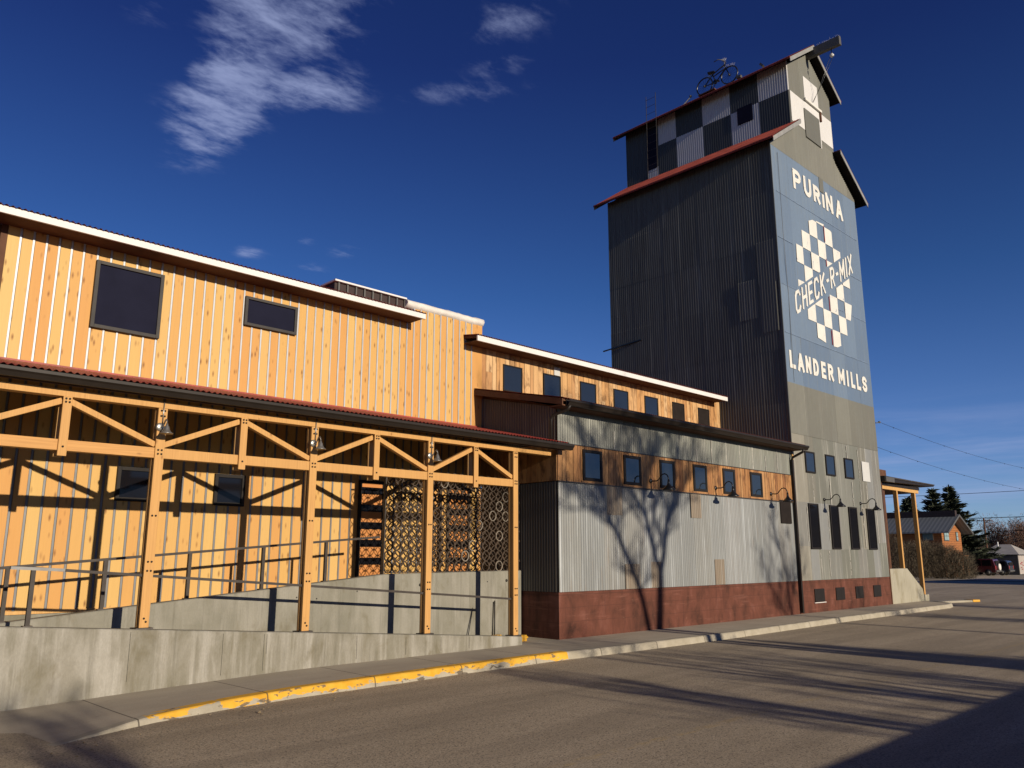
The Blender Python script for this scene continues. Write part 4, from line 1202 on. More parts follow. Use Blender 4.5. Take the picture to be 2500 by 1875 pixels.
an = thing('roof_lamp', 'slanting white rod with a small lamp on the cupola ridge behind the bicycle', 'lamp', (CX, 15.3, 18.4))
MB().bar((CX, 15.62, 18.38), (CX, 15.2, 18.62), 0.05, 0.03).build('rod', M['patchwhite'], an); MB().lathe([(0.0, 0), (0.05, 0.02), (0.05, 0.08), (0, 0.1)], (CX, 15.17, 18.62), n=8).build('lamp_head', M['frame_grey'], an)
# ladder up the back of the cupola
la = thing('ladder', 'thin steel ladder rising past the cupola eave behind the checks', 'ladder', (22.1, 15.6, 15.1))
for dy in (0.0, 0.42):
    MB().bar((22.34, 15.46 + dy, 14.85), (22.40, 15.46 + dy, 18.15), 0.014, 0.014).build('rail', M['steel'], la)
for i in range(11):
    z = 15.05 + i * 0.29; MB().bar((22.35, 15.46, z), (22.35, 15.88, z), 0.009, 0.009).build('rung', M['steel'], la)

# ---------------------------------------------------------------- ramps and concrete walls


def wtop(x): return 0.14 + (10.441 - x) * 0.0788


def btop(x): return min(0.738 + (x - 2.63) * 0.0862, 1.225 + 0.006 * (x - 8.2)) if x < 8.3 else 1.225 + 0.006 * (x - 8.2)


m = MB(); NN = 40
for i in range(NN + 1):
    x = -3.0 + (10.441 + 3.0) * i / NN; zt_ = wtop(x)
    m.v += [(x, 10.462, -0.3), (x, 10.462, zt_ - 0.012), (x, 10.474, zt_), (x, 10.648, zt_), (x, 10.66, zt_ - 0.012), (x, 10.66, -0.3)]
for i in range(NN):
    for k in range(5): a = 6 * i + k; m.face([a, a + 6, a + 7, a + 1])
m.face([6 * NN + k for k in range(6)]); m.face([k for k in range(6)])
fwall = tag(m.build('retaining_wall', M['conc_front']), 'streaked pale concrete ramp wall along the sidewalk carrying the timber posts', 'concrete wall')
m = MB()
for i in range(NN + 1):
    x = -3.0 + (11.5 + 3.0) * i / NN; zt_ = btop(x)
    m.v += [(x, 11.55, -0.3), (x, 11.55, zt_ - 0.012), (x, 11.562, zt_), (x, 11.738, zt_), (x, 11.75, zt_ - 0.012), (x, 11.75, -0.3)]
for i in range(NN):
    for k in range(5): a = 6 * i + k; m.face([a, a + 6, a + 7, a + 1])
m.face([6 * NN + k for k in range(6)]); m.face([k for k in range(6)])
bwall = tag(m.build('retaining_wall', M['conc_back']), 'plain grey concrete wall of the upper ramp below the ring screen', 'concrete wall')
m = MB()
for (x, z) in ((9.0, 1.03), (11.1, 1.06)):
    m.lathe([(0.028, 0.0), (0.022, -0.012), (0.0, -0.012)], (x, 11.546, z), (0, 1, 0), 10)
for (x, z) in ((4.35, 0.71), (6.6, 0.9), (6.95, 0.87), (10.6, 1.05), (7.7, 0.96)):
    m.lathe([(0.012, 0.0), (0.009, -0.004), (0.0, -0.004)], (x, 11.548, z), (0, 1, 0), 8)
m.build('tie_holes', M['bolt'], bwall)
m = MB()
for (x, h) in ((4.94, 0.55), (5.52, 0.5), (5.56, 0.28), (3.77, 0.6), (7.0, 0.36), (7.9, 0.3), (8.6, 0.24), (9.2, 0.2)):
    m.box(x, x + 0.004, 10.4595, 10.463, max(-0.05, wtop(x) - h), wtop(x) - 0.03)
m.build('form_joints', M['bolt'], fwall)
# ramp floors
m = MB()
for (x, z) in ((-3, wtop(-3) - 0.06), (10.44, 0.0)): m.v += [(x, 10.655, z), (x, 11.555, z)]
m.face([0, 2, 3, 1]); struct(m.build('ramp', M['conc_back']))
m = MB()
for (x, z) in ((-3, btop(-3) - 0.10), (8.25, btop(8.25) - 0.10), (11.53, 1.13)): m.v += [(x, 11.745, z), (x, 12.78, z)]
m.face([0, 2, 3, 1]); m.face([2, 4, 5, 3]); struct(m.build('ramp', M['conc_back']))


def railing(label, x0, x1, zf, y, posts, base):
    t = thing('railing', label, 'railing', (x0, y, base((x0 + x1) / 2)))
    MB().bar((x0, y, zf(x0)), (x1, y, zf(x1)), 0.05, 0.034).build('handrail', M['railsteel'], t)
    for x in posts:
        p = MB().box(x - 0.023, x + 0.023, y - 0.023, y + 0.023, base(x) - 0.02, zf(x) - 0.012).build('post', M['railsteel'], t)
        MB().box(x - 0.05, x + 0.05, y - 0.04, y + 0.04, base(x) - 0.004, base(x) + 0.012).build('foot_plate', M['steel'], p)
    return t


fr = railing('sloping steel handrail threaded along the timber posts on the street side ramp wall', 2.62, 10.30, lambda x: 1.398 - (x - 2.651) * 0.0806, 10.585, [2.675], wtop)
MB().bar((2.44, 10.585, 1.405), (3.0, 10.585, 1.372), 0.052, 0.034).build('tape_wrap', M['rake'], fr)
railing('steel handrail climbing on the upper ramp wall towards the ring screen', -1.0, 8.17, lambda x: 1.387 + (x - 2.57) * 0.0817, 11.65, [0.5, 1.55, 2.66, 3.79, 4.92, 6.05, 7.14], btop)

# ring screen on the upper wall: two layers of steel hoops
sc = thing('ring_screen', 'screen of overlapping rusty steel hoops above the upper ramp wall', 'screen', (8.25, 11.65, 1.22))
ring_d = MB(); ring_s = MB(); rr5 = random.Random(9)


def hoop(mb, x, y, z, r=0.089, w=0.036, n_=20):
    b_ = len(mb.v)
    for k in range(n_):
        t = 2 * math.pi * k / n_
        for (rr_, yy) in ((r, y - w / 2), (r, y + w / 2), (r - 0.0085, y + w / 2), (r - 0.0085, y - w / 2)):
            mb.v.append((x + rr_ * math.cos(t), yy, z + rr_ * 1.09 * math.sin(t)))
    for k in range(n_):
        k2 = (k + 1) % n_
        for q in range(4):
            q2 = (q + 1) % 4; mb.face([b_ + 4 * k + q, b_ + 4 * k2 + q, b_ + 4 * k2 + q2, b_ + 4 * k + q2], 0, q in (0, 2))


shiny = [(x, z) for x, z in ((15, 0), (17, 1), (15, 3), (16, 5), (15, 6), (17, 6), (14, 5), (16, 7), (17, 8), (12, 4), (11, 2), (7, 8), (10, 1))]
for i in range(19):
    for j in range(10):
        x = 8.36 + i * 0.174; z = 1.335 + j * 0.190
        if z > 3.0: continue
        hoop(ring_s if (i, j) in shiny else ring_d, x, 11.632 + rr5.uniform(-0.006, 0.006), z)
        if i < 18 and z + 0.095 < 3.0: hoop(ring_d, x + 0.087, 11.668 + rr5.uniform(-0.006, 0.006), z + 0.095)
        elif i == 18: pass
ring_d.build('hoops', plain('rusty_hoop_steel', (0.085, 0.060, 0.042), 0.6, 0.3, 0.1, 0.35, 9), sc)
ring_s.build('shiny_hoops', plain('bare_hoop_steel', (0.42, 0.37, 0.30), 0.45, 0.4, 0.4, 0.2, 9), sc)
m = MB()
for x in (8.262, 11.50): m.box(x - 0.008, x + 0.008, 11.62, 11.68, 1.22, 3.0)
m.box(8.262, 11.50, 11.63, 11.67, 2.995, 3.015); m.box(8.262, 11.50, 11.63, 11.67, 1.238, 1.25); m.build('frame', M['steel'], sc)

# ---------------------------------------------------------------- timber canopy
cn = thing('timber_canopy', 'timber truss canopy with red tin roof on posts over the entrance ramp', 'canopy', (6.0, 10.58, 0))
PX = [1.72, 3.935, 6.164, 8.357, 10.331]; KX = [0.6, 2.80, 5.045, 7.26, 9.345]
YP0 = 10.505          # street face of the front ply
bolt_me = None


def bolt(par, x, z, y=YP0):
    global bolt_me
    if bolt_me is None:
        o = MB().lathe([(0.0, -0.012), (0.012, -0.012), (0.013, 0.0)], (0, 0, 0), (0, 1, 0), 8).build('bolt', M['bolt'])
        bolt_me = o.data; bpy.data.objects.remove(o)
    o = bpy.data.objects.new('bolt', bolt_me); COL.objects.link(o); o.parent = par
    o.location = Vector((x, y, z)) - wloc(par)


for i, x in enumerate(PX):
    zt_ = wtop(x); w = 0.058
    p = MB(); p.box(x - w, x + w, YP0, YP0 + 0.045, zt_ + 0.02, 3.402)
    p.box(x - w + 0.018, x + w - 0.018, YP0 + 0.046, YP0 + 0.095, zt_ + 0.02, 3.39)
    p.box(x - w, x + w, YP0 + 0.096, YP0 + 0.141, zt_ + 0.02, 3.402)
    po = p.build('post', M['timber'], cn, bevel=0.004)
    MB().box(x - 0.105, x + 0.105, YP0 - 0.03, YP0 + 0.165, zt_ - 0.002, zt_ + 0.02).build('foot_plate', M['steel'], po)
    for (dx, z) in ((-0.022, 3.37), (0.022, 3.37), (-0.022, 3.30), (0.022, 3.30), (-0.022, 2.86), (0.022, 2.86), (-0.022, 2.81), (0.022, 2.81), (-0.022, 2.03), (0.022, 2.03),
                    (-0.022, wtop(x) + 0.81), (0.022, wtop(x) + 0.81), (-0.022, wtop(x) + 0.70), (0.022, wtop(x) + 0.70), (-0.01, wtop(x) + 0.13), (0.016, wtop(x) + 0.09)):
        bolt(po, x + dx, z)
m = MB(); m.box(-1, 11.28, YP0 - 0.001, YP0 + 0.144, 3.403, 3.49); m.build('top_chord', M['timber'], cn, bevel=0.004)
for a, c in zip(PX[:-1], PX[1:]):
    m = MB(); m.box(a + 0.06, c - 0.06, YP0 + 0.012, YP0 + 0.135, 2.757, 2.888); m.build('bottom_chord', wood('timber_chord', [(0.70, 0.37, 0.12), (0.67, 0.36, 0.115)], grain=0.28, axis=0, knotsc=(3.5, 8, 9), knotr=0.09, dark=(0.32, 0.14, 0.04)) if a == PX[0] else chord_m, cn, bevel=0.004)
    if a == PX[0]: chord_m = cn.children[-1].data.materials[0]
for i, x in enumerate(KX[1:]):
    k = MB(); k.box(x - 0.05, x + 0.05, YP0 - 0.022, YP0 + 0.011, 2.69, 3.402); k.box(x - 0.05, x + 0.05, YP0 + 0.137, YP0 + 0.17, 2.69, 3.402)
    ko = k.build('king_post', M['timber'], cn, bevel=0.004)
    for (dx, z) in ((-0.02, 3.375), (0.02, 3.375), (-0.02, 3.335), (0.02, 3.335), (0, 2.80)): bolt(ko, x + dx, z, YP0 - 0.022)
    for (px, sg) in ((PX[i], -1), (PX[i + 1], 1)):
        MB().bar((x + sg * 0.045, YP0 + 0.075, 3.355), (px - sg * 0.052, YP0 + 0.075, 2.93), 0.072, 0.085, up=(0, 1, 0)).build('brace', chord_m, cn, bevel=0.004)
# canopy roof
ye, ze, zb = 10.27, 3.632, 4.19
s2 = (zb - ze) / (YB - 0.04 - ye)
rf = MB().prism([(ye + 0.02, ze - 0.035), (YB - 0.036, zb - 0.035), (YB - 0.036, zb), (ye + 0.02, ze)], 0, -1.0, 11.50).build('roof', M['soffit'], cn)
c = MB(); V = Vector((0, 1, s2)); ln = (YB - 0.036 - ye) * V.length
c.corr((-1.0, ye, ze + 0.022), (1, 0, 0), V, (0, -s2, 1), 12.50, -0.05, ln, 0.076, 0.011, 8); c.build('roof_sheet', M['redroof'], rf)
MB().box(-1, 11.40, YB - 0.06, YB - 0.036, zb + 0.01, zb + 0.05).build('wall_flashing', M['redroof'], rf)
m = MB()
for i in range(21): 
    x = -0.8 + i * 0.6
    ya, yb = ye + 0.11, YB - 0.05; za, zb_ = ze + s2 * (ya - ye) - 0.037, ze + s2 * (yb - ye) - 0.037
    m.hexa([(x, ya, za - 0.085), (x + 0.045, ya, za - 0.085), (x + 0.045, yb, zb_ - 0.10), (x, yb, zb_ - 0.10), (x, ya, za), (x + 0.045, ya, za), (x + 0.045, yb, zb_), (x, yb, zb_)])
m.build('rafters', M['soffit'], rf)
m = MB(); gutter(m, (-1.0, ye + 0.08, ze - 0.004), (11.66, ye, ze), 0.115, 0.105); m.build('gutter', M['bronze'], cn)
m = MB(); m.box(-1.0, 11.50, ye + 0.082, ye + 0.10, ze - 0.125, ze - 0.036); m.build('eave_board', M['soffit'], cn)

# bell lamps on the canopy posts
lamp0 = None
LBL = ['silver bell lamp on the canopy post farthest left', 'silver bell lamp on the middle canopy post', 'silver bell lamp on the canopy post before the ring screen']
LBL = ['silver bell lamp on the thick timber post nearest the left edge of the photo', 'silver bell lamp on the timber post between the other two lamps', 'silver bell lamp on the timber post standing before the ring screen']
for i, x in enumerate((3.935, 6.164, 8.357)):
    if lamp0 is None:
        t = thing('bell_lamp', LBL[0], 'wall lamp', (x, YP0, 3.15), 'bell lamps on the canopy posts'); lamp0 = t
        MB().lathe([(0.0, -0.02), (0.04, -0.02), (0.055, -0.008), (0.055, 0.0)], (x - 0.025, YP0 - 0.001, 3.155), (0, 1, 0), 18).build('back_plate', M['silver'], t)
        m = MB(); pts = [(x - 0.02, YP0 - 0.02, 3.155), (x - 0.01, YP0 - 0.07, 3.17)] + [(x, YP0 - 0.115 - 0.045 * math.cos(R(a)), 3.20 + 0.05 * math.sin(R(a))) for a in range(200, -10, -30)][::1]
        pts = [(x - 0.02, YP0 - 0.02, 3.155), (x - 0.01, YP0 - 0.06, 3.16), (x, YP0 - 0.075, 3.20), (x, YP0 - 0.10, 3.235), (x, YP0 - 0.14, 3.24), (x, YP0 - 0.165, 3.21), (x, YP0 - 0.165, 3.17)]
        m.tube(pts, 0.010, 8); m.build('neck', M['silver'], t)
        MB().lathe([(0.0, 0.10), (0.014, 0.10), (0.016, 0.075), (0.030, 0.06), (0.038, 0.025), (0.055, -0.005), (0.083, -0.025), (0.083, -0.031), (0.052, -0.012), (0.0, 0.03)], (x, YP0 - 0.165, 3.085), n=22).build('lamp_shade', M['silver'], t)
        MB().tube([(x + 0.0, YP0 - 0.012, 3.17), (x + 0.002, YP0 - 0.012, 3.52)], 0.008, 8).build('conduit', M['silver'], t)
    else: dup(lamp0, (x, YP0, 3.15), LBL[i])

# gooseneck lamps on the tin front
goose0 = None
GLB = ['black gooseneck lamp under the third window of the wood band', 'black gooseneck lamp before the fifth window of the wood band', 'black gooseneck lamp above the blank panel beside the black downspout',
       'black gooseneck lamp on the tower between its two left tall windows', 'black gooseneck lamp on the tower between its two right tall windows']
for i, (x, z) in enumerate(((14.539, 3.127), (17.149, 3.12), (19.835, 3.117), (22.962, 3.112), (25.464, 3.107))):
    if goose0 is None:
        y0 = YF - 0.024
        t = thing('gooseneck_lamp', GLB[0], 'wall lamp', (x, y0, z), 'gooseneck lamps on the tin front'); goose0 = t
        MB().lathe([(0.0, -0.03), (0.035, -0.028), (0.05, -0.012), (0.05, 0.004)], (x, y0, z), (0, 1, 0), 16).build('back_plate', M['black'], t)
        m = MB(); pts = [(x, y0 - 0.02, z), (x, y0 - 0.16, z - 0.008), (x, y0 - 0.21, z + 0.015), (x, y0 - 0.27, z + 0.085), (x, y0 - 0.32, z + 0.125), (x, y0 - 0.38, z + 0.135), (x, y0 - 0.435, z + 0.105), (x, y0 - 0.465, z + 0.045), (x, y0 - 0.47, z - 0.03)]
        m.tube(pts, 0.0135, 8); m.build('arm', M['black'], t)
        MB().lathe([(0.0, 0.10), (0.022, 0.10), (0.027, 0.04), (0.036, 0.0), (0.05, -0.02), (0.10, -0.075), (0.135, -0.10), (0.140, -0.125), (0.13, -0.125), (0.09, -0.075), (0.0, -0.03)], (x, y0 - 0.47, z - 0.10), n=22).build('lamp_shade', M['black'], t)
    else: dup(goose0, (x, YF - 0.024, z), GLB[i])

# bits at the end of the ramp
m = MB()
for i in range(4): m.box(10.62 + i * 0.085, 10.69 + i * 0.085, 10.84, 10.96, 0.0, 0.11)
m.box(10.60, 10.97, 10.87, 10.93, 0.01, 0.09); m.tube([(10.97, 10.9, 0.06), (11.02, 10.9, 0.06)], 0.02, 8)
tag(m.build('plastic_block', M['yellow'], bevel=0.006), 'yellow ribbed plastic block on the pavement just right of the last timber post', 'block')
m = MB()
for i in range(3): m.box(10.02 + i * 0.06, 10.07 + i * 0.06, 10.72, 10.82, 0.05, 0.17)
m.tube([(9.97, 10.77, 0.10), (10.03, 10.77, 0.10)], 0.035, 10)
tag(m.build('plastic_block', M['yellow'], bevel=0.006), 'yellow ribbed plastic block just left of the last timber post', 'block')
m = MB(); m.tube([(10.02, 10.78, 0.12), (10.2, 10.95, 0.72)], 0.011, 6); m.tube([(10.07, 10.78, 0.12), (10.215, 10.93, 0.74)], 0.011, 6)
tag(m.build('tool_handle', M['bolt']), 'dark thin handles leaning beside the last timber post', 'tool handle')

# ---------------------------------------------------------------- porch and stair at the far end
pc = thing('porch', 'small timber porch with dark flat roof on the far side of the tower', 'porch', (29.5, 11.0, 0))
m = MB(); m.prism([(27.26, 3.90), (27.26, 4.09), (31.75, 4.06), (31.75, 3.98)], 1, 10.45, 14.2); pr = m.build('roof', M['bronze'], pc)
MB().box(27.26, 27.95, 10.40, 10.449, 3.90, 4.06).build('fascia', M['frame_grey'], pr)
MB().prism([(27.96, 4.03), (27.96, 4.075), (31.76, 4.055), (31.76, 4.02)], 1, 10.42, 10.448).build('fascia', M['railsteel'], pr)
m = MB(); m.box(27.30, 30.75, 10.66, 10.80, 3.69, 3.80); m.build('beam', M['timber'], pc)
m = MB(); m.box(27.30, 30.75, 10.82, 14.0, 3.70, 3.88); m.build('soffit', M['soffit'], pc)
for (x, z0) in ((28.76, 1.10), (30.40, 0.20)): MB().box(x - 0.055, x + 0.055, 10.66, 10.79, z0, 3.69).build('post', M['timber'], pc, bevel=0.004)
for (x, z0) in ((31.0, 0.2),): MB().box(x - 0.05, x + 0.05, 13.2, 13.32, z0, 3.75).build('post', M['soffit'], pc)
m = MB(); m.box(27.25, 27.66, 10.70, 10.80, 0.0, 3.70); m.build('wall_post', M['black'], pc)
m = MB(); m.box(27.66, 28.0, 10.78, 10.9, 1.05, 3.70); m.build('side_panel', M['soffit'], pc)
m = MB(); m.box(29.25, 29.9, 11.4, 11.9, 4.085, 4.52); m.build('chimney', M['soffit'], pc)
MB().box(27.26, 30.8, 10.64, 10.80, 3.802, 3.898).build('header', M['bronze'], pc)
m = MB(); m.prism([(27.32, -0.05), (30.15, -0.05), (30.05, 0.4), (28.82, 1.10), (27.32, 1.10)], 1, 10.595, 10.78)
st = tag(m.build('stair_wall', M['conc_stair'], bevel=0.012), 'pale concrete cheek wall with a sloping edge beside the porch stair', 'concrete wall')
m = MB(); m.box(30.20, 30.60, 10.60, 10.98, -0.05, 0.20)
tag(m.build('concrete_footing', M['conc_stair'], bevel=0.015), 'concrete footing block under the outer porch post', 'footing')
m = MB(); m.box(27.3, 28.8, 10.8, 13.6, -0.05, 1.05); m.box(28.8, 29.3, 10.8, 13.6, -0.05, 0.7); m.box(29.3, 29.8, 10.8, 13.6, -0.05, 0.36)
tag(m.build('stair', M['conc_back']), 'concrete porch steps behind the sloping cheek wall', 'steps')
m = MB(); m.tube([(28.52, 11.15, 1.05), (28.45, 11.15, 2.3), (28.36, 11.15, 3.05)], [0.13, 0.12, 0.10], 10)
pole_t = tag(m.build('log_post', M['bark']), 'rough log standing on the porch beside the tower corner', 'log')

# ---------------------------------------------------------------- plants


def skeleton_tree(name, label, cat, group, trunk_lines, seed, twig_n=3, depth=3, mat='bark', twig_mat='bark', spread=0.5, tw_len=1.0, base=None, tr=0.008):
    """tree from given limbs (lists of (point, radius)); limbs carry recursive branches"""
    t = thing(name, label, cat, base, group)
    rnd = random.Random(seed)
    tk = MB(); br = MB()

    def grow(p, d, ln, r, lv):
        pts = [p]; rs = [r]; q = Vector(p); dd = Vector(d)
        k = 4
        for i in range(k):
            dd = (dd + Vector((rnd.uniform(-1, 1), rnd.uniform(-1, 1), rnd.uniform(-0.6, 1.0))) * 0.22).normalized()
            q = q + dd * (ln / k); pts.append(q.copy()); rs.append(max(r * (1 - 0.75 * (i + 1) / k), tr * 0.6))
            if lv > 0:
                for _ in range(rnd.choice((1, 2, 2)) if lv > 1 else twig_n):
                    sd = Vector((rnd.uniform(-1, 1), rnd.uniform(-1, 1), rnd.uniform(-0.2, 0.9))).normalized()
                    nd = (dd * (1 - spread) + sd * spread).normalized()
                    grow(q.copy(), nd, ln * rnd.uniform(0.38, 0.62), max(rs[-1] * 0.6, tr), lv - 1)
        br.tube(pts, rs, 5 if r > 0.03 else 3, False)
    for ln_, start, sub in trunk_lines:
        pts = [Vector(p) for p, _ in ln_]; rs = [r for _, r in ln_]
        tk.tube(pts, rs, 9)
        for i in range(start, len(pts)):
            for _ in range(sub):
                d = (pts[i] - pts[i - 1]).normalized()
                sd = Vector((rnd.uniform(-1, 1), rnd.uniform(-0.7, 0.7), rnd.uniform(-0.1, 0.9))).normalized()
                j = rnd.uniform(0, 1); p = pts[i - 1] * (1 - j) + pts[i] * j
                grow(p, (d * 0.45 + sd * 0.75).normalized(), tw_len * rnd.uniform(0.7, 1.3), max(rs[i] * 0.55, tr), depth)
    tk.build('trunk', M[mat], t); br.build('branches', M[twig_mat], t)
    return t


YT = -9.0             # trees on the other side of the street, behind the camera


def back(x, z, y=YT):  # the point in plane y whose shadow falls at (x, z) on the tin front
    return (x - SUN_AZ * (YF - y), y, z + SUN_DROP * (YF - y))


def limb(pts, y=YT, dy=0.0):
    out = []
    for i, (x, z, r) in enumerate(pts): out.append((back(x, z, y + dy * i), r))
    return out


zg = -SUN_DROP * (YF - YT)
tl = [
    (limb([(14.62, zg - 0.12, 0.225), (14.66, -2.5, 0.180), (14.70, 0.0, 0.140), (14.75, 0.47, 0.130), (14.79, 1.14, 0.124)]), 9, 0),
    (limb([(14.79, 1.14, 0.095), (14.66, 1.42, 0.085), (14.45, 1.97, 0.073), (14.29, 2.51, 0.062), (14.24, 2.9, 0.056), (14.36, 3.6, 0.045), (14.18, 4.13, 0.033), (13.7, 4.6, 0.023)], dy=-0.12), 2, 4),
    (limb([(14.79, 1.14, 0.095), (14.94, 1.56, 0.085), (15.09, 2.26, 0.073), (15.37, 2.76, 0.062), (15.47, 3.34, 0.050), (15.62, 3.86, 0.040), (15.5, 4.5, 0.023)], dy=0.14), 2, 4),
    (limb([(15.37, 2.76, 0.045), (15.7, 3.21, 0.033), (16.1, 3.45, 0.023)], dy=0.3), 1, 2),
    (limb([(14.40, 3.6, 0.033), (14.58, 4.09, 0.028), (14.57, 4.8, 0.023)], dy=-0.1), 1, 2),
    (limb([(14.52, zg - 0.12, 0.135), (14.5, -2.5, 0.113), (14.33, 0.0, 0.095), (14.14, 0.63, 0.090), (13.70, 1.42, 0.079), (13.29, 2.03, 0.068), (12.97, 2.41, 0.056), (12.90, 2.9, 0.045), (12.71, 3.7, 0.033), (12.2, 4.2, 0.023)], dy=0.1), 4, 4),
    (limb([(14.29, 2.46, 0.045), (13.93, 2.55, 0.040), (13.57, 2.41, 0.033), (13.35, 2.15, 0.023)], dy=0.2), 1, 2),
    (limb([(14.16, 2.6, 0.040), (13.86, 2.88, 0.033), (13.51, 3.05, 0.028), (13.1, 3.25, 0.023)], dy=-0.2), 1, 2),
    (limb([(12.97, 2.40, 0.040), (12.33, 2.45, 0.032), (11.7, 2.4, 0.023)], dy=0.3), 1, 4),
]
skeleton_tree('bare_tree', 'large leafless double stemmed tree across the street that shadows the tin front', 'tree', 'bare trees across the street', tl, 5, 3, 2, tw_len=1.05, base=(14.2, YT, ZR), tr=0.0078)
tl = [(limb([(20.5, zg - 0.12, 0.06), (20.57, 0.0, 0.045), (20.37, 1.06, 0.035), (20.12, 1.73, 0.03), (19.84, 2.3, 0.02)]), 2, 3), (limb([(20.5, zg - 0.12, 0.04), (20.4, -0.1, 0.03), (19.86, 0.42, 0.025), (19.4, 1.0, 0.02)], dy=0.2), 2, 5),
      (limb([(20.55, zg - 0.12, 0.04), (20.6, 0, 0.03), (20.75, 0.7, 0.025), (20.9, 1.5, 0.015)], dy=-0.2), 2, 5)]
skeleton_tree('bare_tree', 'slender leafless tree across the street whose faint shadow falls beside the downspout', 'tree', 'bare trees across the street', tl, 8, 2, 2, tw_len=0.7, base=(20.0, YT, ZR), tr=0.006)


def lone_tree(x, y, h, seed, label, r=0.09, tw_=0.8, sub=3, lean=0.0):
    rnd = random.Random(seed); z0 = gz(x) - 0.02
    main = [(Vector((x + lean * t * h + rnd.uniform(-0.05, 0.05) * (t > 0), y, z0 + h * t)), r * (1 - 0.8 * t)) for t in (0, 0.2, 0.35, 0.5, 0.65, 0.8, 1.0)]
    lines = [(main, 2, sub)]
    for k in range(3):
        b_ = main[2 + k][0]; a = rnd.uniform(0, 6.28); ln_ = h * rnd.uniform(0.3, 0.45)
        lines.append(([(b_, r * 0.5), (b_ + Vector((math.cos(a) * 0.35, math.sin(a) * 0.35, 0.5)) * ln_, r * 0.35), (b_ + Vector((math.cos(a) * 0.6, math.sin(a) * 0.6, 1.0)) * ln_, r * 0.15)], 1, sub))
    return skeleton_tree('bare_tree', label, 'tree', 'bare trees across the street', lines, seed + 50, 2, 2, tw_len=tw_, base=(x, y, z0), tr=0.007, spread=0.55)


lone_tree(8.4, -9.6, 4.3, 61, 'short leafless tree across the street nearest the camera', 0.11, 0.75, 3)
lone_tree(10.2, -9.2, 4.35, 62, 'leafless tree second from the camera across the street', 0.12, 0.8, 3)
lone_tree(11.6, -8.8, 4.0, 67, 'slim leafless sapling third from the camera across the street', 0.06, 0.7, 3)
lone_tree(24.0, -8.5, 4.4, 64, 'leafless tree across the street opposite the tower', 0.12, 0.9, 3)
lone_tree(29.5, -8.5, 4.5, 65, 'leafless tree across the street beyond the tower', 0.12, 0.9, 3)
lone_tree(1.6, -9.2, 4.25, 66, 'round bushy leafless tree across the street left of the camera', 0.10, 0.6, 6)

# long low shop across the street
sh = thing('shop_building', 'long low stucco shop across the street behind the camera', 'building', (10, -14, 0))
HS = 3.3
MB().box(-14, 40, -26, -16, ZR - 0.1, HS - 0.15).build('wall', M['conc_stair'], sh)
MB().box(-14.2, 40.2, -26.2, -15.8, HS - 0.15, HS).build('roof', M['bronze'], sh)
for i in range(6): window(sh, 8 + i * 5, 9.6 + i * 5, 1.0, 2.4, -16.0, 0.06, 0.04)

lw_h = (3.27 + 0.75) * SUN_DROP + ZR  # unseen wall added only to throw the dark corner shadow on the road
tag(MB().box(4.0, 34.0, -1.0, -0.75, ZR - 0.1, lw_h).build('shadow_wall', M['conc_back'], bevel=0.01), 'long waist high concrete wall added out of view beside the camera to shade the near road', 'concrete wall')
# suckers and brush round the foot of the big tree
rnd = random.Random(41); t = thing('bare_shrub', 'dense leafless brush round the foot of the big tree across the street', 'shrub', (14.6, YT, ZR)); m = MB()
for k in range(240):
    top = 2.9 + 1.5 * rnd.random() ** 1.7; half = 1.15 * max(0.06, (4.45 - top) / 1.5)
    xb = 14.45 + rnd.uniform(-0.5, 0.5); xt = 14.55 + rnd.uniform(-half, half); yt = YT + rnd.uniform(-0.7, 0.7)
    m.tube([(xb, YT + rnd.uniform(-0.4, 0.4), ZR), ((xb + xt) / 2 + rnd.uniform(-0.1, 0.1), yt, top * 0.6), (xt, yt, top)], [0.04, 0.03, 0.010], 4, False)
    for q in range(5):
        u = rnd.uniform(0.5, 0.95); p = (xb + (xt - xb) * u, yt, top * u); m.tube([p, (p[0] + rnd.uniform(-0.25, 0.25), p[1] + rnd.uniform(-0.2, 0.2), p[2] + rnd.uniform(0.1, 0.4))], [0.009, 0.004], 3, False)
m.build('stems', M['bark'], t)

# ---------------------------------------------------------------- far side of the crossing
K = 85 / 73.0


def F(x, y, z): return (x * K, y * K, 1.55 + (z - 1.55) * K)


hs = thing('cabin_house', 'orange log sided house with grey gable roof among the dark spruces', 'house', F(73, 23.83, gz(85)))
c0 = F(73, 23.83, 0); xw, yw = c0[0], c0[1]
xe = F(77.75, 0, 0)[0]; zl = 1.55 + (3.62 - 1.55) * K; zr = 1.55 + (4.75 - 1.55) * K; xm = (xw + xe) / 2
orange_log = plain('orange_stained_log', (0.42, 0.165, 0.05), 0.7, 0.25, 0, 0.2, 2)
nn_ = NT('orange_log_siding', 0.7, 0.25); sp = nn_.N('ShaderNodeSeparateXYZ'); nn_.L(nn_.wco(), sp.inputs[0])
lines_ = nn_.math('FRACT', nn_.math('MULTIPLY', sp.outputs[2], 4.6)); cc = nn_.mix(nn_.ramp(nn_.noise(nn_.wco((2, 2, 8)), 1.0, 4), [(0.3, 0.0), (0.7, 1.0)]), (0.23, 0.085, 0.028), (0.32, 0.128, 0.042))
nn_.col(nn_.mix(nn_.math('MULTIPLY', nn_.math('LESS_THAN', lines_, 0.14), 0.7), cc, (0.08, 0.03, 0.013))); nn_.bump(lines_, 0.6, 0.03)
m = MB(); m.box(xw, xe, yw, yw + 12, gz(85) - 0.2, zl); m.prism([(xw, zl), (xe, zl), (xm, zr)], 1, yw, yw + 12); m.build('wall', nn_.m, hs)
slope = (zr - zl) / (xm - xw); OVH = 0.9
roof_m = NT('grey_ribbed_roof', 0.45, 0.4, 0.3); sp = roof_m.N('ShaderNodeSeparateXYZ'); roof_m.L(roof_m.wco(), sp.inputs[0])
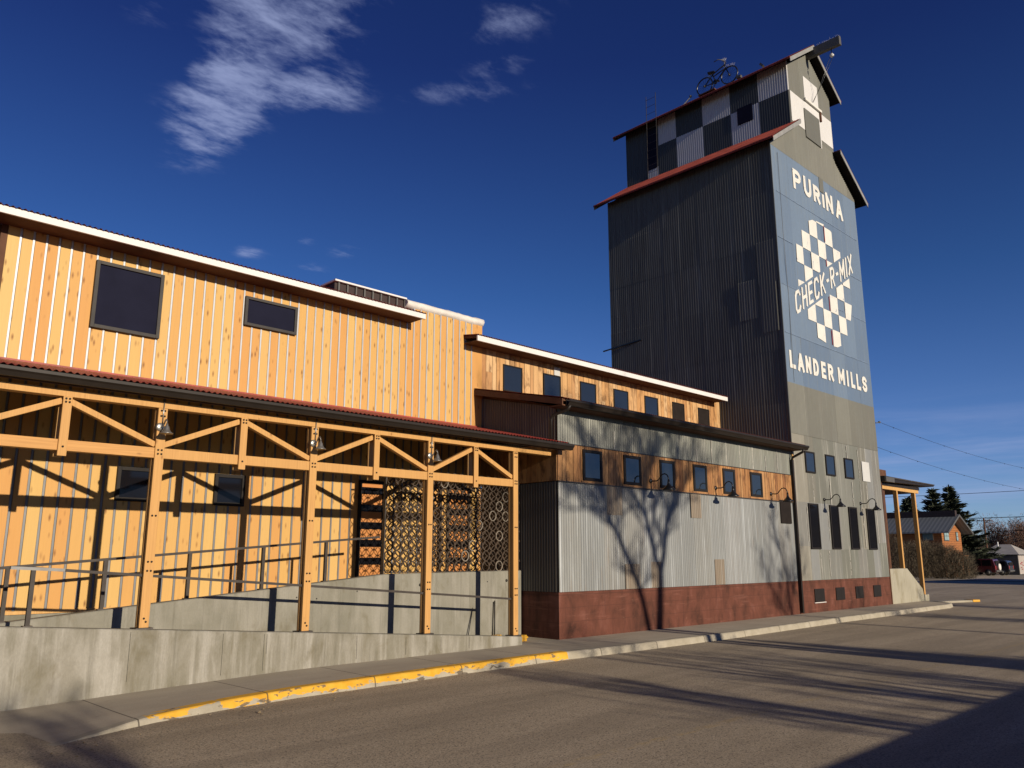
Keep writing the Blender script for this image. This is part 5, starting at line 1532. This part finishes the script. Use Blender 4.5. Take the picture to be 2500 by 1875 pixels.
rb_ = roof_m.math('FRACT', roof_m.math('MULTIPLY', sp.outputs[1], 2.6)); roof_m.col(roof_m.mix(roof_m.ramp(rb_, [(0.4, 0.0), (0.6, 1.0)]), (0.11, 0.125, 0.14), (0.16, 0.175, 0.19))); roof_m.bump(rb_, 0.7, 0.04)
for sg in (-1, 1):
    x_in = xm; x_out = xm + sg * ((xm - xw) + OVH); z_out = zr - slope * ((xm - xw) + OVH)
    d = MB(); d.prism([(x_out, z_out + 0.03), (x_in, zr + 0.03), (x_in, zr + 0.17), (x_out, z_out + 0.17)] if sg < 0 else [(x_in, zr + 0.03), (x_out, z_out + 0.03), (x_out, z_out + 0.17), (x_in, zr + 0.17)], 1, yw - OVH, yw + 12.5)
    ro = d.build('roof', roof_m.m, hs)
    MB().prism([(x_out, z_out - 0.04), (x_in, zr - 0.04), (x_in, zr + 0.18), (x_out, z_out + 0.18)] if sg < 0 else [(x_in, zr - 0.04), (x_out, z_out - 0.04), (x_out, z_out + 0.18), (x_in, zr + 0.18)], 1, yw - OVH - 0.04, yw - OVH - 0.002).build('rake_board', M['frame_grey'], ro)
    if sg < 0: MB().box(xm - 0.5, xm, yw - OVH + 0.2, yw + 12.4, zr - 0.1, zr + 0.55).build('ridge_cap', M['slat'], ro)
pale_glass = plain('pale_blue_glazing', (0.30, 0.42, 0.42), 0.2, 0.5, 0, 0.1, 3)
for (a, b_) in ((73.5, 74.55), (76.45, 76.85)):
    x0 = a * K; x1 = b_ * K; z0 = 1.55 + (2.72 - 1.55) * K; z1 = 1.55 + (3.42 - 1.55) * K
    f = MB().box(x0 - 0.06, x1 + 0.06, yw - 0.05, yw + 0.01, z0 - 0.06, z1 + 0.06).build('window', M['frame_grey'], hs)
    for k in range(2):
        for q in range(2 if b_ - a > 0.5 else 1):
            nq = 2 if b_ - a > 0.5 else 1; wq = (x1 - x0) / nq; hq = (z1 - z0) / 2
            MB().box(x0 + q * wq + 0.03, x0 + (q + 1) * wq - 0.03, yw - 0.07, yw - 0.051, z0 + k * hq + 0.03, z0 + (k + 1) * hq - 0.03).build('pane', pale_glass, f)
f = MB().box(xw - 0.05, xw + 0.01, 24.5 * K, 25.35 * K, 1.55 + (2.70 - 1.55) * K, 1.55 + (3.42 - 1.55) * K).build('window', M['frame_grey'], hs)
MB().box(xw - 0.06, xw - 0.051, 24.55 * K, 25.3 * K, 1.55 + (2.75 - 1.55) * K, 1.55 + (3.37 - 1.55) * K).build('pane', plain('teal_glazing', (0.06, 0.11, 0.12), 0.2, 0.5, 0, 0.1, 3), f)
m = MB(); m.box(xe + 0.1, xe + 5, yw + 1.0, yw + 3, 1.4, 1.5); m.box(xe + 4.6, xe + 4.7, yw + 1, yw + 1.1, gz(90), 1.4); m.build('deck', orange_log, hs)


def spruce(label, x, y, h, r, seed, lean=0.0, bare=0.12):
    t = thing('spruce_tree', label, 'tree', (x, y, gz(x)), 'dark spruces around the cabin')
    rnd = random.Random(seed); z0 = gz(x)
    MB().tube([(x, y, z0), (x, y, z0 + h * 0.5), (x, y, z0 + h)], [h * 0.02, h * 0.013, 0.02], 8).build('trunk', M['bark'], t)
    m = MB(); lv = int(h * 2.6)
    for i in range(lv):
        f = i / (lv - 1); z = z0 + h * (bare + (1 - bare) * f)
        R_ = r * (1 - f) ** 0.8 * rnd.uniform(0.65, 1.15) + 0.12
        nb = max(5, int(11 * (1 - f) + 5))
        for k in range(nb):
            a = 2 * math.pi * (k + rnd.uniform(-0.35, 0.35)) / nb + i * 0.9
            L_ = R_ * rnd.uniform(0.55, 1.15); dr = rnd.uniform(0.15, 0.4)
            steps = max(4, int(L_ / 0.2))
            for s_ in range(steps):
                u = (s_ + 0.5) / steps
                px = x + math.cos(a) * L_ * u; py = y + math.sin(a) * L_ * u; pz = z - dr * L_ * u + 0.28 * L_ * u * u + rnd.uniform(-0.06, 0.06)
                for _ in range(4):
                    sz = rnd.uniform(0.22, 0.50) * (1.15 - 0.4 * u)
                    d1 = Vector((rnd.uniform(-1, 1), rnd.uniform(-1, 1), rnd.uniform(-0.9, 0.5))).normalized() * sz
                    d2 = Vector((math.cos(a) + rnd.uniform(-0.6, 0.6), math.sin(a) + rnd.uniform(-0.6, 0.6), rnd.uniform(-0.2, 0.6))).normalized() * sz * 1.6
                    o = Vector((px, py, pz)) + Vector((rnd.uniform(-0.1, 0.1), rnd.uniform(-0.1, 0.1), rnd.uniform(-0.1, 0.1)))
                    b_ = len(m.v); m.v += [tuple(o - d1 * 0.5), tuple(o + d2), tuple(o + d1 * 0.5)]; m.face([b_, b_ + 1, b_ + 2])
    m.build('crown', M['needle'], t)


def at(px, py, s):
    """world point for a direction given at x = 60-ish, scaled to distance s"""
    return (px * s, py * s)


spruce('tall spruce with a rounded top left of the cabin gable', 66.2 * 1.5, 21.9 * 1.5, 9.3, 4.2, 71)
spruce('tallest spruce with long ragged boughs right behind the cabin', 66.2 * 1.58, 20.75 * 1.58, 10.0, 4.4, 72, bare=0.2)
spruce('spruce seen between the two porch posts', 63.9 * 1.5, 22.95 * 1.5, 8.2, 3.4, 73)


def bush(label, x, y, rx, ry, h, seed, mat, n_=900):
    t = thing('dry_bush', label, 'bush', (x, y, gz(x)), 'dry leafless bushes beyond the crossing')
    rnd = random.Random(seed); m = MB(); z0 = gz(x)
    st = MB()
    for k in range(14):
        a = rnd.uniform(0, 6.28); q = rnd.uniform(0.1, 0.6)
        st.tube([(x + math.cos(a) * 0.2, y + math.sin(a) * 0.2, z0), (x + math.cos(a) * rx * q * 0.6, y + math.sin(a) * ry * q * 0.6, z0 + h * 0.45), (x + math.cos(a) * rx * q, y + math.sin(a) * ry * q, z0 + h * 0.85)], [0.03, 0.02, 0.008], 4, False)
    st.build('stems', M['twig'], t)
    for k in range(n_):
        a = rnd.uniform(0, 6.28); b_ = rnd.random() ** 0.5; zz_ = rnd.random()
        rad = b_ * math.sqrt(max(0.05, 1 - (zz_ * 1.02 - 0.25) ** 2 * 1.4)) * rnd.uniform(0.85, 1.12)
        p = Vector((x + math.cos(a) * rx * rad, y + math.sin(a) * ry * rad, z0 + h * zz_ * rnd.uniform(0.9, 1.08)))
        d = Vector((math.cos(a) * 0.6 + rnd.uniform(-0.6, 0.6), math.sin(a) * 0.6 + rnd.uniform(-0.6, 0.6), rnd.uniform(0.1, 1.2))).normalized() * rnd.uniform(0.25, 0.6)
        sd = d.cross(Vector((rnd.uniform(-1, 1), rnd.uniform(-1, 1), rnd.uniform(-1, 1)))).normalized() * rnd.uniform(0.006, 0.013)
        i0 = len(m.v); m.v += [tuple(p - sd), tuple(p + sd), tuple(p + d)]; m.face([i0, i0 + 1, i0 + 2])
    m.build('twigs', M[mat], t)


for i, (px, py, rx, h, lab) in enumerate([(71.6, 27.6, 1.6, 3.4, 'dry brown bush between the log and the first porch post'), (72.4, 26.6, 1.5, 2.8, 'dry tan bush just left of the outer porch post'),
                                          (73.3, 25.6, 1.4, 2.9, 'dry tan bush just right of the outer porch post'), (74.0, 24.8, 1.3, 2.75, 'dry brown bush below the cabin corner'),
                                          (74.6, 24.0, 1.2, 2.5, 'dry tan bush below the cabin gable windows'), (75.2, 23.3, 1.0, 2.1, 'dry tan bush at the right end beside the dark red car')]):
    bush(lab, px, py, rx, 1.1, h, 80 + i, 'twig2' if i in (1, 2, 4, 5) else 'twig', 4200)

# cars in the lot


def suv(label, x, y, z, L_, W_, H_, col, spare=True):
    """parked facing +y (away to the left), tail towards the street"""
    t = thing('parked_car', label, 'car', (x, y, z), 'cars parked in the far lot')
    pm = NT('car_paint_' + col[0], 0.25, 0.5); pm.col(col[1]); pm.b.inputs['Coat Weight'].default_value = 0.6
    hl = L_ / 2; gc = 0.35
    def P(f, q): return (y - hl + f * L_, z + q)
    body = [P(0.02, gc), P(0.98, gc), P(1.0, 0.62), P(0.97, 0.92), P(0.72, 1.02), P(0.60, H_ - 0.10), P(0.55, H_ - 0.02), P(0.10, H_), P(0.04, H_ - 0.06), P(0.0, 1.0), P(0.0, 0.5)]
    bo = MB().prism(body, 0, x, x + W_).build('body', pm.m, t, bevel=0.05)
    gl = MB()
    for a, c in ((0.08, 0.30), (0.325, 0.52)): gl.prism([P(a, 1.05), P(c + (0.06 if c > 0.5 else 0), 1.05), P(c, H_ - 0.13), P(a + 0.01, H_ - 0.11)], 0, x - 0.012, x + W_ + 0.012)
    gl.build('side_windows', M['dglass'], t)
    MB().box(x + 0.2, x + W_ - 0.2, y - hl - 0.012, y - hl + 0.03, z + 1.05, z + H_ - 0.18).build('rear_window', M['dglass'], t)
    for xx in (x + 0.04, x + W_ - 0.16): MB().box(xx, xx + 0.12, y - hl - 0.015, y - hl + 0.05, z + 0.72, z + 1.08).build('tail_light', plain('red_tail_lens', (0.55, 0.03, 0.02), 0.3, 0.5, 0, 0.05, 3), t)
    MB().box(x + 0.02, x + W_ - 0.02, y - hl - 0.10, y - hl + 0.05, z + 0.42, z + 0.6).build('bumper', M['frame_grey'], t, bevel=0.03)
    for f in (0.18, 0.80):
        for xx in (x + 0.02, x + W_ - 0.24):
            w = MB().lathe([(0.0, 0.0), (0.33, 0.0), (0.35, 0.03), (0.35, 0.19), (0.33, 0.22), (0.0, 0.22)], (xx - 0.03, y - hl + f * L_, z + 0.35), (1, 0, 0), 20).build('wheel', M['black'], t)
            MB().lathe([(0.0, -0.01), (0.2, -0.01), (0.21, 0.23), (0.0, 0.23)], (xx - 0.03, y - hl + f * L_, z + 0.35), (1, 0, 0), 14).build('rim', M['frame_grey'], w)
    if spare:
        w = MB().lathe([(0.0, -0.2), (0.33, -0.2), (0.36, -0.16), (0.36, -0.02), (0.3, 0.0)], (x + W_ * 0.55, y - hl - 0.01, z + 0.92), (0, 1, 0), 20).build('spare_wheel', M['sign_white'], t)


cx_ = 99.0
suv('dark red sport utility car with white spare wheel cover in the far lot', cx_, 21.3 * cx_ / 75.2 + 1.35, gz(cx_), 4.2, 1.8, 1.78, ('dark_red', (0.07, 0.012, 0.016)))
suv('dark grey car parked just right of the dark red one', cx_ + 4.6, 20.15 * (cx_ + 4.6) / 75.2 + 1.6, gz(cx_ + 4), 4.3, 1.8, 1.62, ('dark_grey', (0.025, 0.026, 0.03)), False)

# grey hip roofed house, container, pole, far trees
gh = thing('grey_house', 'low house with a pale grey hip roof behind the parked cars', 'house', (132, 34, gz(132)))
q = 132 / 100.0


def G2(y, z): return (y * q, 1.55 + (z - 1.55) * q)


shingle = plain('pale_grey_shingle', (0.40, 0.38, 0.36), 0.85, 0.2, 0, 0.12, 1.5)
yl, zl2 = G2(29.6, 1.30); yr_, zr2 = G2(25.0, 1.30); ya, za = G2(28.2, 2.66); yb_, zb2 = G2(26.8, 2.66)
m = MB(); b0 = [(132, yl, zl2), (132, yr_, zl2), (142, yr_, zl2), (142, yl, zl2)]; tp = [(137, ya, za), (137, yb_, za)]
m.v += b0 + tp; m.face([0, 1, 5, 4]); m.face([1, 2, 5]); m.face([2, 3, 4, 5]); m.face([3, 0, 4]); m.face([0, 3, 2, 1]); m.build('roof', shingle, gh)
MB().box(132.5, 141.5, yr_ + 0.4, yl - 0.4, gz(132) - 0.3, zl2 - 0.01).build('wall', M['frame_grey'], gh)
m = MB(); y1, z1 = G2(28.9, 1.28); y2, z2 = G2(27.5, 1.30); y3, z3_ = G2(28.15, 1.70); m.prism([(y2, z1), (y1, z1), (y3, z3_)], 0, 131.2, 135); m.build('gable', shingle, gh)
MB().box(134.4, 134.7, G2(27.62, 0)[0], G2(27.55, 0)[0], za - 0.4, za + 0.35).build('vent_pipe', M['fascia'], gh)
ct = thing('storage_shed', 'grey storage shed with red marks on its sunny end beside the grey roofed house', 'shed', (112, 28.5, gz(112)))
q3 = 112 / 85.0
y0_, y1_, y2_ = 22.84 * q3, 21.75 * q3, 21.28 * q3
zt3 = 1.55 + (1.50 - 1.55) * q3; zb3 = gz(112)
MB().box(112, 118, y1_ - 0.3, y0_, zb3, zt3).build('wall', M['frame_grey'], ct)
MB().box(112.1, 117.9, y1_ - 0.33, y1_ - 0.301, zb3 + 0.1, zt3 - 0.05).build('end_panel', plain('pale_end_panel', (0.45, 0.40, 0.36), 0.7, 0.2, 0, 0.2, 2), ct)
m = MB(); rr6 = random.Random(6)
for k in range(14):
    x = 112.6 + rr6.uniform(0, 4.6); z = zb3 + 0.35 + rr6.uniform(0, 1.3); m.box(x, x + rr6.uniform(0.2, 0.7), y1_ - 0.345, y1_ - 0.332, z, z + rr6.uniform(0.05, 0.2))
m.build('red_marks', M['sign_red'], ct)
MB().box(111.9, 118.1, y1_ - 0.4, y0_ + 0.1, zt3, zt3 + 0.08).build('roof', M['bronze'], ct)

qp = 140 / 120.0
up = thing('utility_pole', 'wooden utility pole with wires in front of the far bare trees', 'utility pole', (140, 33.8 * qp, gz(140)))
ztp = 1.55 + (6.31 - 1.55) * qp
MB().tube([(140, 33.85 * qp, gz(140)), (140, 33.77 * qp, ztp)], [0.17, 0.11], 10).build('pole', M['soffit'], up)
MB().bar((140, 33.77 * qp - 1.0, ztp - 0.45), (140, 33.77 * qp + 1.0, ztp - 0.45), 0.12, 0.1).build('crossarm', M['soffit'], up)
for dy in (-0.9, 0.0, 0.9): MB().lathe([(0.0, 0), (0.06, 0.02), (0.06, 0.12), (0.02, 0.18), (0, 0.18)], (140, 33.77 * qp + dy, ztp - 0.40), n=8).build('insulator', M['fascia'], up)


def wire(label, a, b_, sag, r, beads=0):
    m = MB(); a = Vector(a); b_ = Vector(b_); pts = []
    for i in range(25):
        t = i / 24; p = a.lerp(b_, t); p.z -= sag * 4 * t * (1 - t); pts.append(p)
    m.tube(pts, r, 5, False)
    for k in range(beads):
        t = (k + 0.5) / beads; p = a.lerp(b_, t); p.z -= sag * 4 * t * (1 - t)
        m.lathe([(0.0, -0.03), (0.014, -0.02), (0.014, 0.0), (0.0, 0.01)], p, n=6)
    tag(m.build('overhead_wire', M['bolt']), label, 'wire', 'wires beyond the tower')


wire('upper thin beaded cable leaving the tower bracket towards the right', (XT1 + 0.22, YF - 0.06, 5.9), (62, 9.0, 6.35), 0.75, 0.0055, 16)
wire('lower thin beaded cable leaving the tower side towards the right', (XT1 + 0.05, YF + 0.05, 5.06), (62, 9.2, 5.3), 0.75, 0.0055, 16)
wire('thick power line over the pole top', (140, 45 * qp, ztp + 0.0), (140, 15, ztp + 0.3), 0.15, 0.05)
wire('thin power line below the pole top', (141, 45 * qp, ztp - 1.9), (141, 15, ztp - 1.75), 0.2, 0.035)
wire('single power line passing high behind the spruces', (150, 55 * qp, 11.7), (150, 18, 11.9), 0.2, 0.04)


def far_tree(label, x, y, h, seed, tm='rtwig', w=0.55, n_=1500):
    t = thing('far_tree', label, 'tree', (x, y, gz(x)), 'bare trees on the skyline')
    rnd = random.Random(seed); z0 = gz(x)
    tk = MB(); tops = []
    for k in range(6):
        a = rnd.uniform(0, 6.28); q_ = rnd.uniform(0.1, w)
        e = Vector((x + math.cos(a) * h * q_ * 0.6, y + math.sin(a) * h * q_ * 0.6, z0 + h * rnd.uniform(0.75, 1.0)))
        tk.tube([(x, y, z0), (x + (e.x - x) * 0.25, y + (e.y - y) * 0.25, z0 + h * 0.35), (x + (e.x - x) * 0.7, y + (e.y - y) * 0.7, z0 + h * 0.7), e], [h * 0.022, h * 0.016, h * 0.009, 0.02], 6, False); tops.append(e)
    tk.build('trunk', M['bark'], t)
    m = MB()
    for k in range(n_):
        e = rnd.choice(tops); u = rnd.uniform(0.35, 1.0)
        p = Vector((x, y, z0)).lerp(e, u) + Vector((rnd.gauss(0, 1), rnd.gauss(0, 1), rnd.gauss(0, 0.8))) * h * 0.085
        d = Vector((rnd.uniform(-1, 1), rnd.uniform(-1, 1), rnd.uniform(0.0, 1.3))).normalized() * h * rnd.uniform(0.04, 0.10)
        sd = d.cross(Vector((rnd.uniform(-1, 1), rnd.uniform(-1, 1), rnd.uniform(-1, 1)))).normalized() * h * 0.0042
        i0 = len(m.v); m.v += [tuple(p - sd), tuple(p + sd), tuple(p + d)]; m.face([i0, i0 + 1, i0 + 2])
    m.build('crown', M[tm], t)


for i, (x, r_, h, tm, lab) in enumerate([(150, 0.2735, 8.6, 'rtwig', 'tallest reddish bare tree on the skyline right of the pole'), (165, 0.252, 8.6, 'rtwig', 'reddish bare tree at the right edge of the skyline'),
                                         (158, 0.290, 6.4, 'twig2', 'tan bare tree just left of the utility pole'), (170, 0.278, 6.6, 'twig', 'brown bare tree just right of the utility pole'),
                                         (175, 0.262, 6.8, 'twig2', 'tan bare tree between the two reddish trees'), (148, 0.243, 8.0, 'rtwig', 'reddish bare tree beyond the right edge'), (160, 0.300, 6.0, 'twig2', 'tan bare tree half hidden by the tallest spruce')]):
    far_tree(lab, x, x * r_, h, 100 + i, tm, 0.55, 3600)
# woods closing the horizon
m = MB(); rnd = random.Random(77)
for k in range(16000):
    x = rnd.uniform(200, 330); y = rnd.uniform(0.05, 0.75) * x; h = rnd.uniform(3.0, 6.5) * (0.7 + 0.3 * math.sin(y * 0.21))
    z = gz(x) + rnd.random() ** 0.7 * h
    d = Vector((rnd.uniform(-1, 1), rnd.uniform(-1, 1), rnd.uniform(-0.2, 1.2))).normalized() * rnd.uniform(0.6, 1.6)
    sd = d.cross(Vector((rnd.uniform(-1, 1), rnd.uniform(-1, 1), rnd.uniform(-1, 1)))).normalized() * rnd.uniform(0.1, 0.35)
    i0 = len(m.v); p = Vector((x, y, z)); m.v += [tuple(p - sd), tuple(p + sd), tuple(p + d)]; m.face([i0, i0 + 1, i0 + 2])
fw_ = m.build('far_wood', M['twig']); tag(fw_, 'brown bare wood closing the horizon', 'wood', None, 'stuff')
# low shop south of the crossing that shades the far road
ns = thing('corner_shop', 'low flat roofed building south of the crossing out of view to the right', 'building', (64, 2, gz(64)))
MB().box(56.5, 78, -14, 0.5, gz(64) - 0.2, gz(64) + 5.15).build('wall', M['conc_stair'], ns)
MB().box(56.3, 78.2, -14.2, 0.7, gz(64) + 5.15, gz(64) + 5.3).build('roof', M['bronze'], ns)
# pebbles near the kerb end
m = MB(); rnd = random.Random(14)
for k in range(46):
    x = rnd.uniform(2.2, 7.0); y = 8.1 + (x - 2) * 0.16 + rnd.gauss(-0.05, 0.18); r = rnd.uniform(0.004, 0.013)
    if rnd.random() < 0.12: r *= 1.8
    b_ = len(m.v)
    for (dx, dy, dz) in ((1, 0, 0), (0, 1, 0), (-1, 0, 0), (0, -1, 0), (0.1, 0.1, 0.9), (0, 0, -0.4)): m.v.append((x + dx * r * rnd.uniform(0.7, 1.3), y + dy * r * rnd.uniform(0.7, 1.3), ZR + r * 0.5 + dz * r))
    for q_ in ((0, 1, 4), (1, 2, 4), (2, 3, 4), (3, 0, 4), (1, 0, 5), (2, 1, 5), (3, 2, 5), (0, 3, 5)): m.face([b_ + i for i in q_])
tag(m.build('gravel', M['dirt']), 'loose gravel grains along the gutter by the yellow kerb', 'gravel', None, 'stuff')
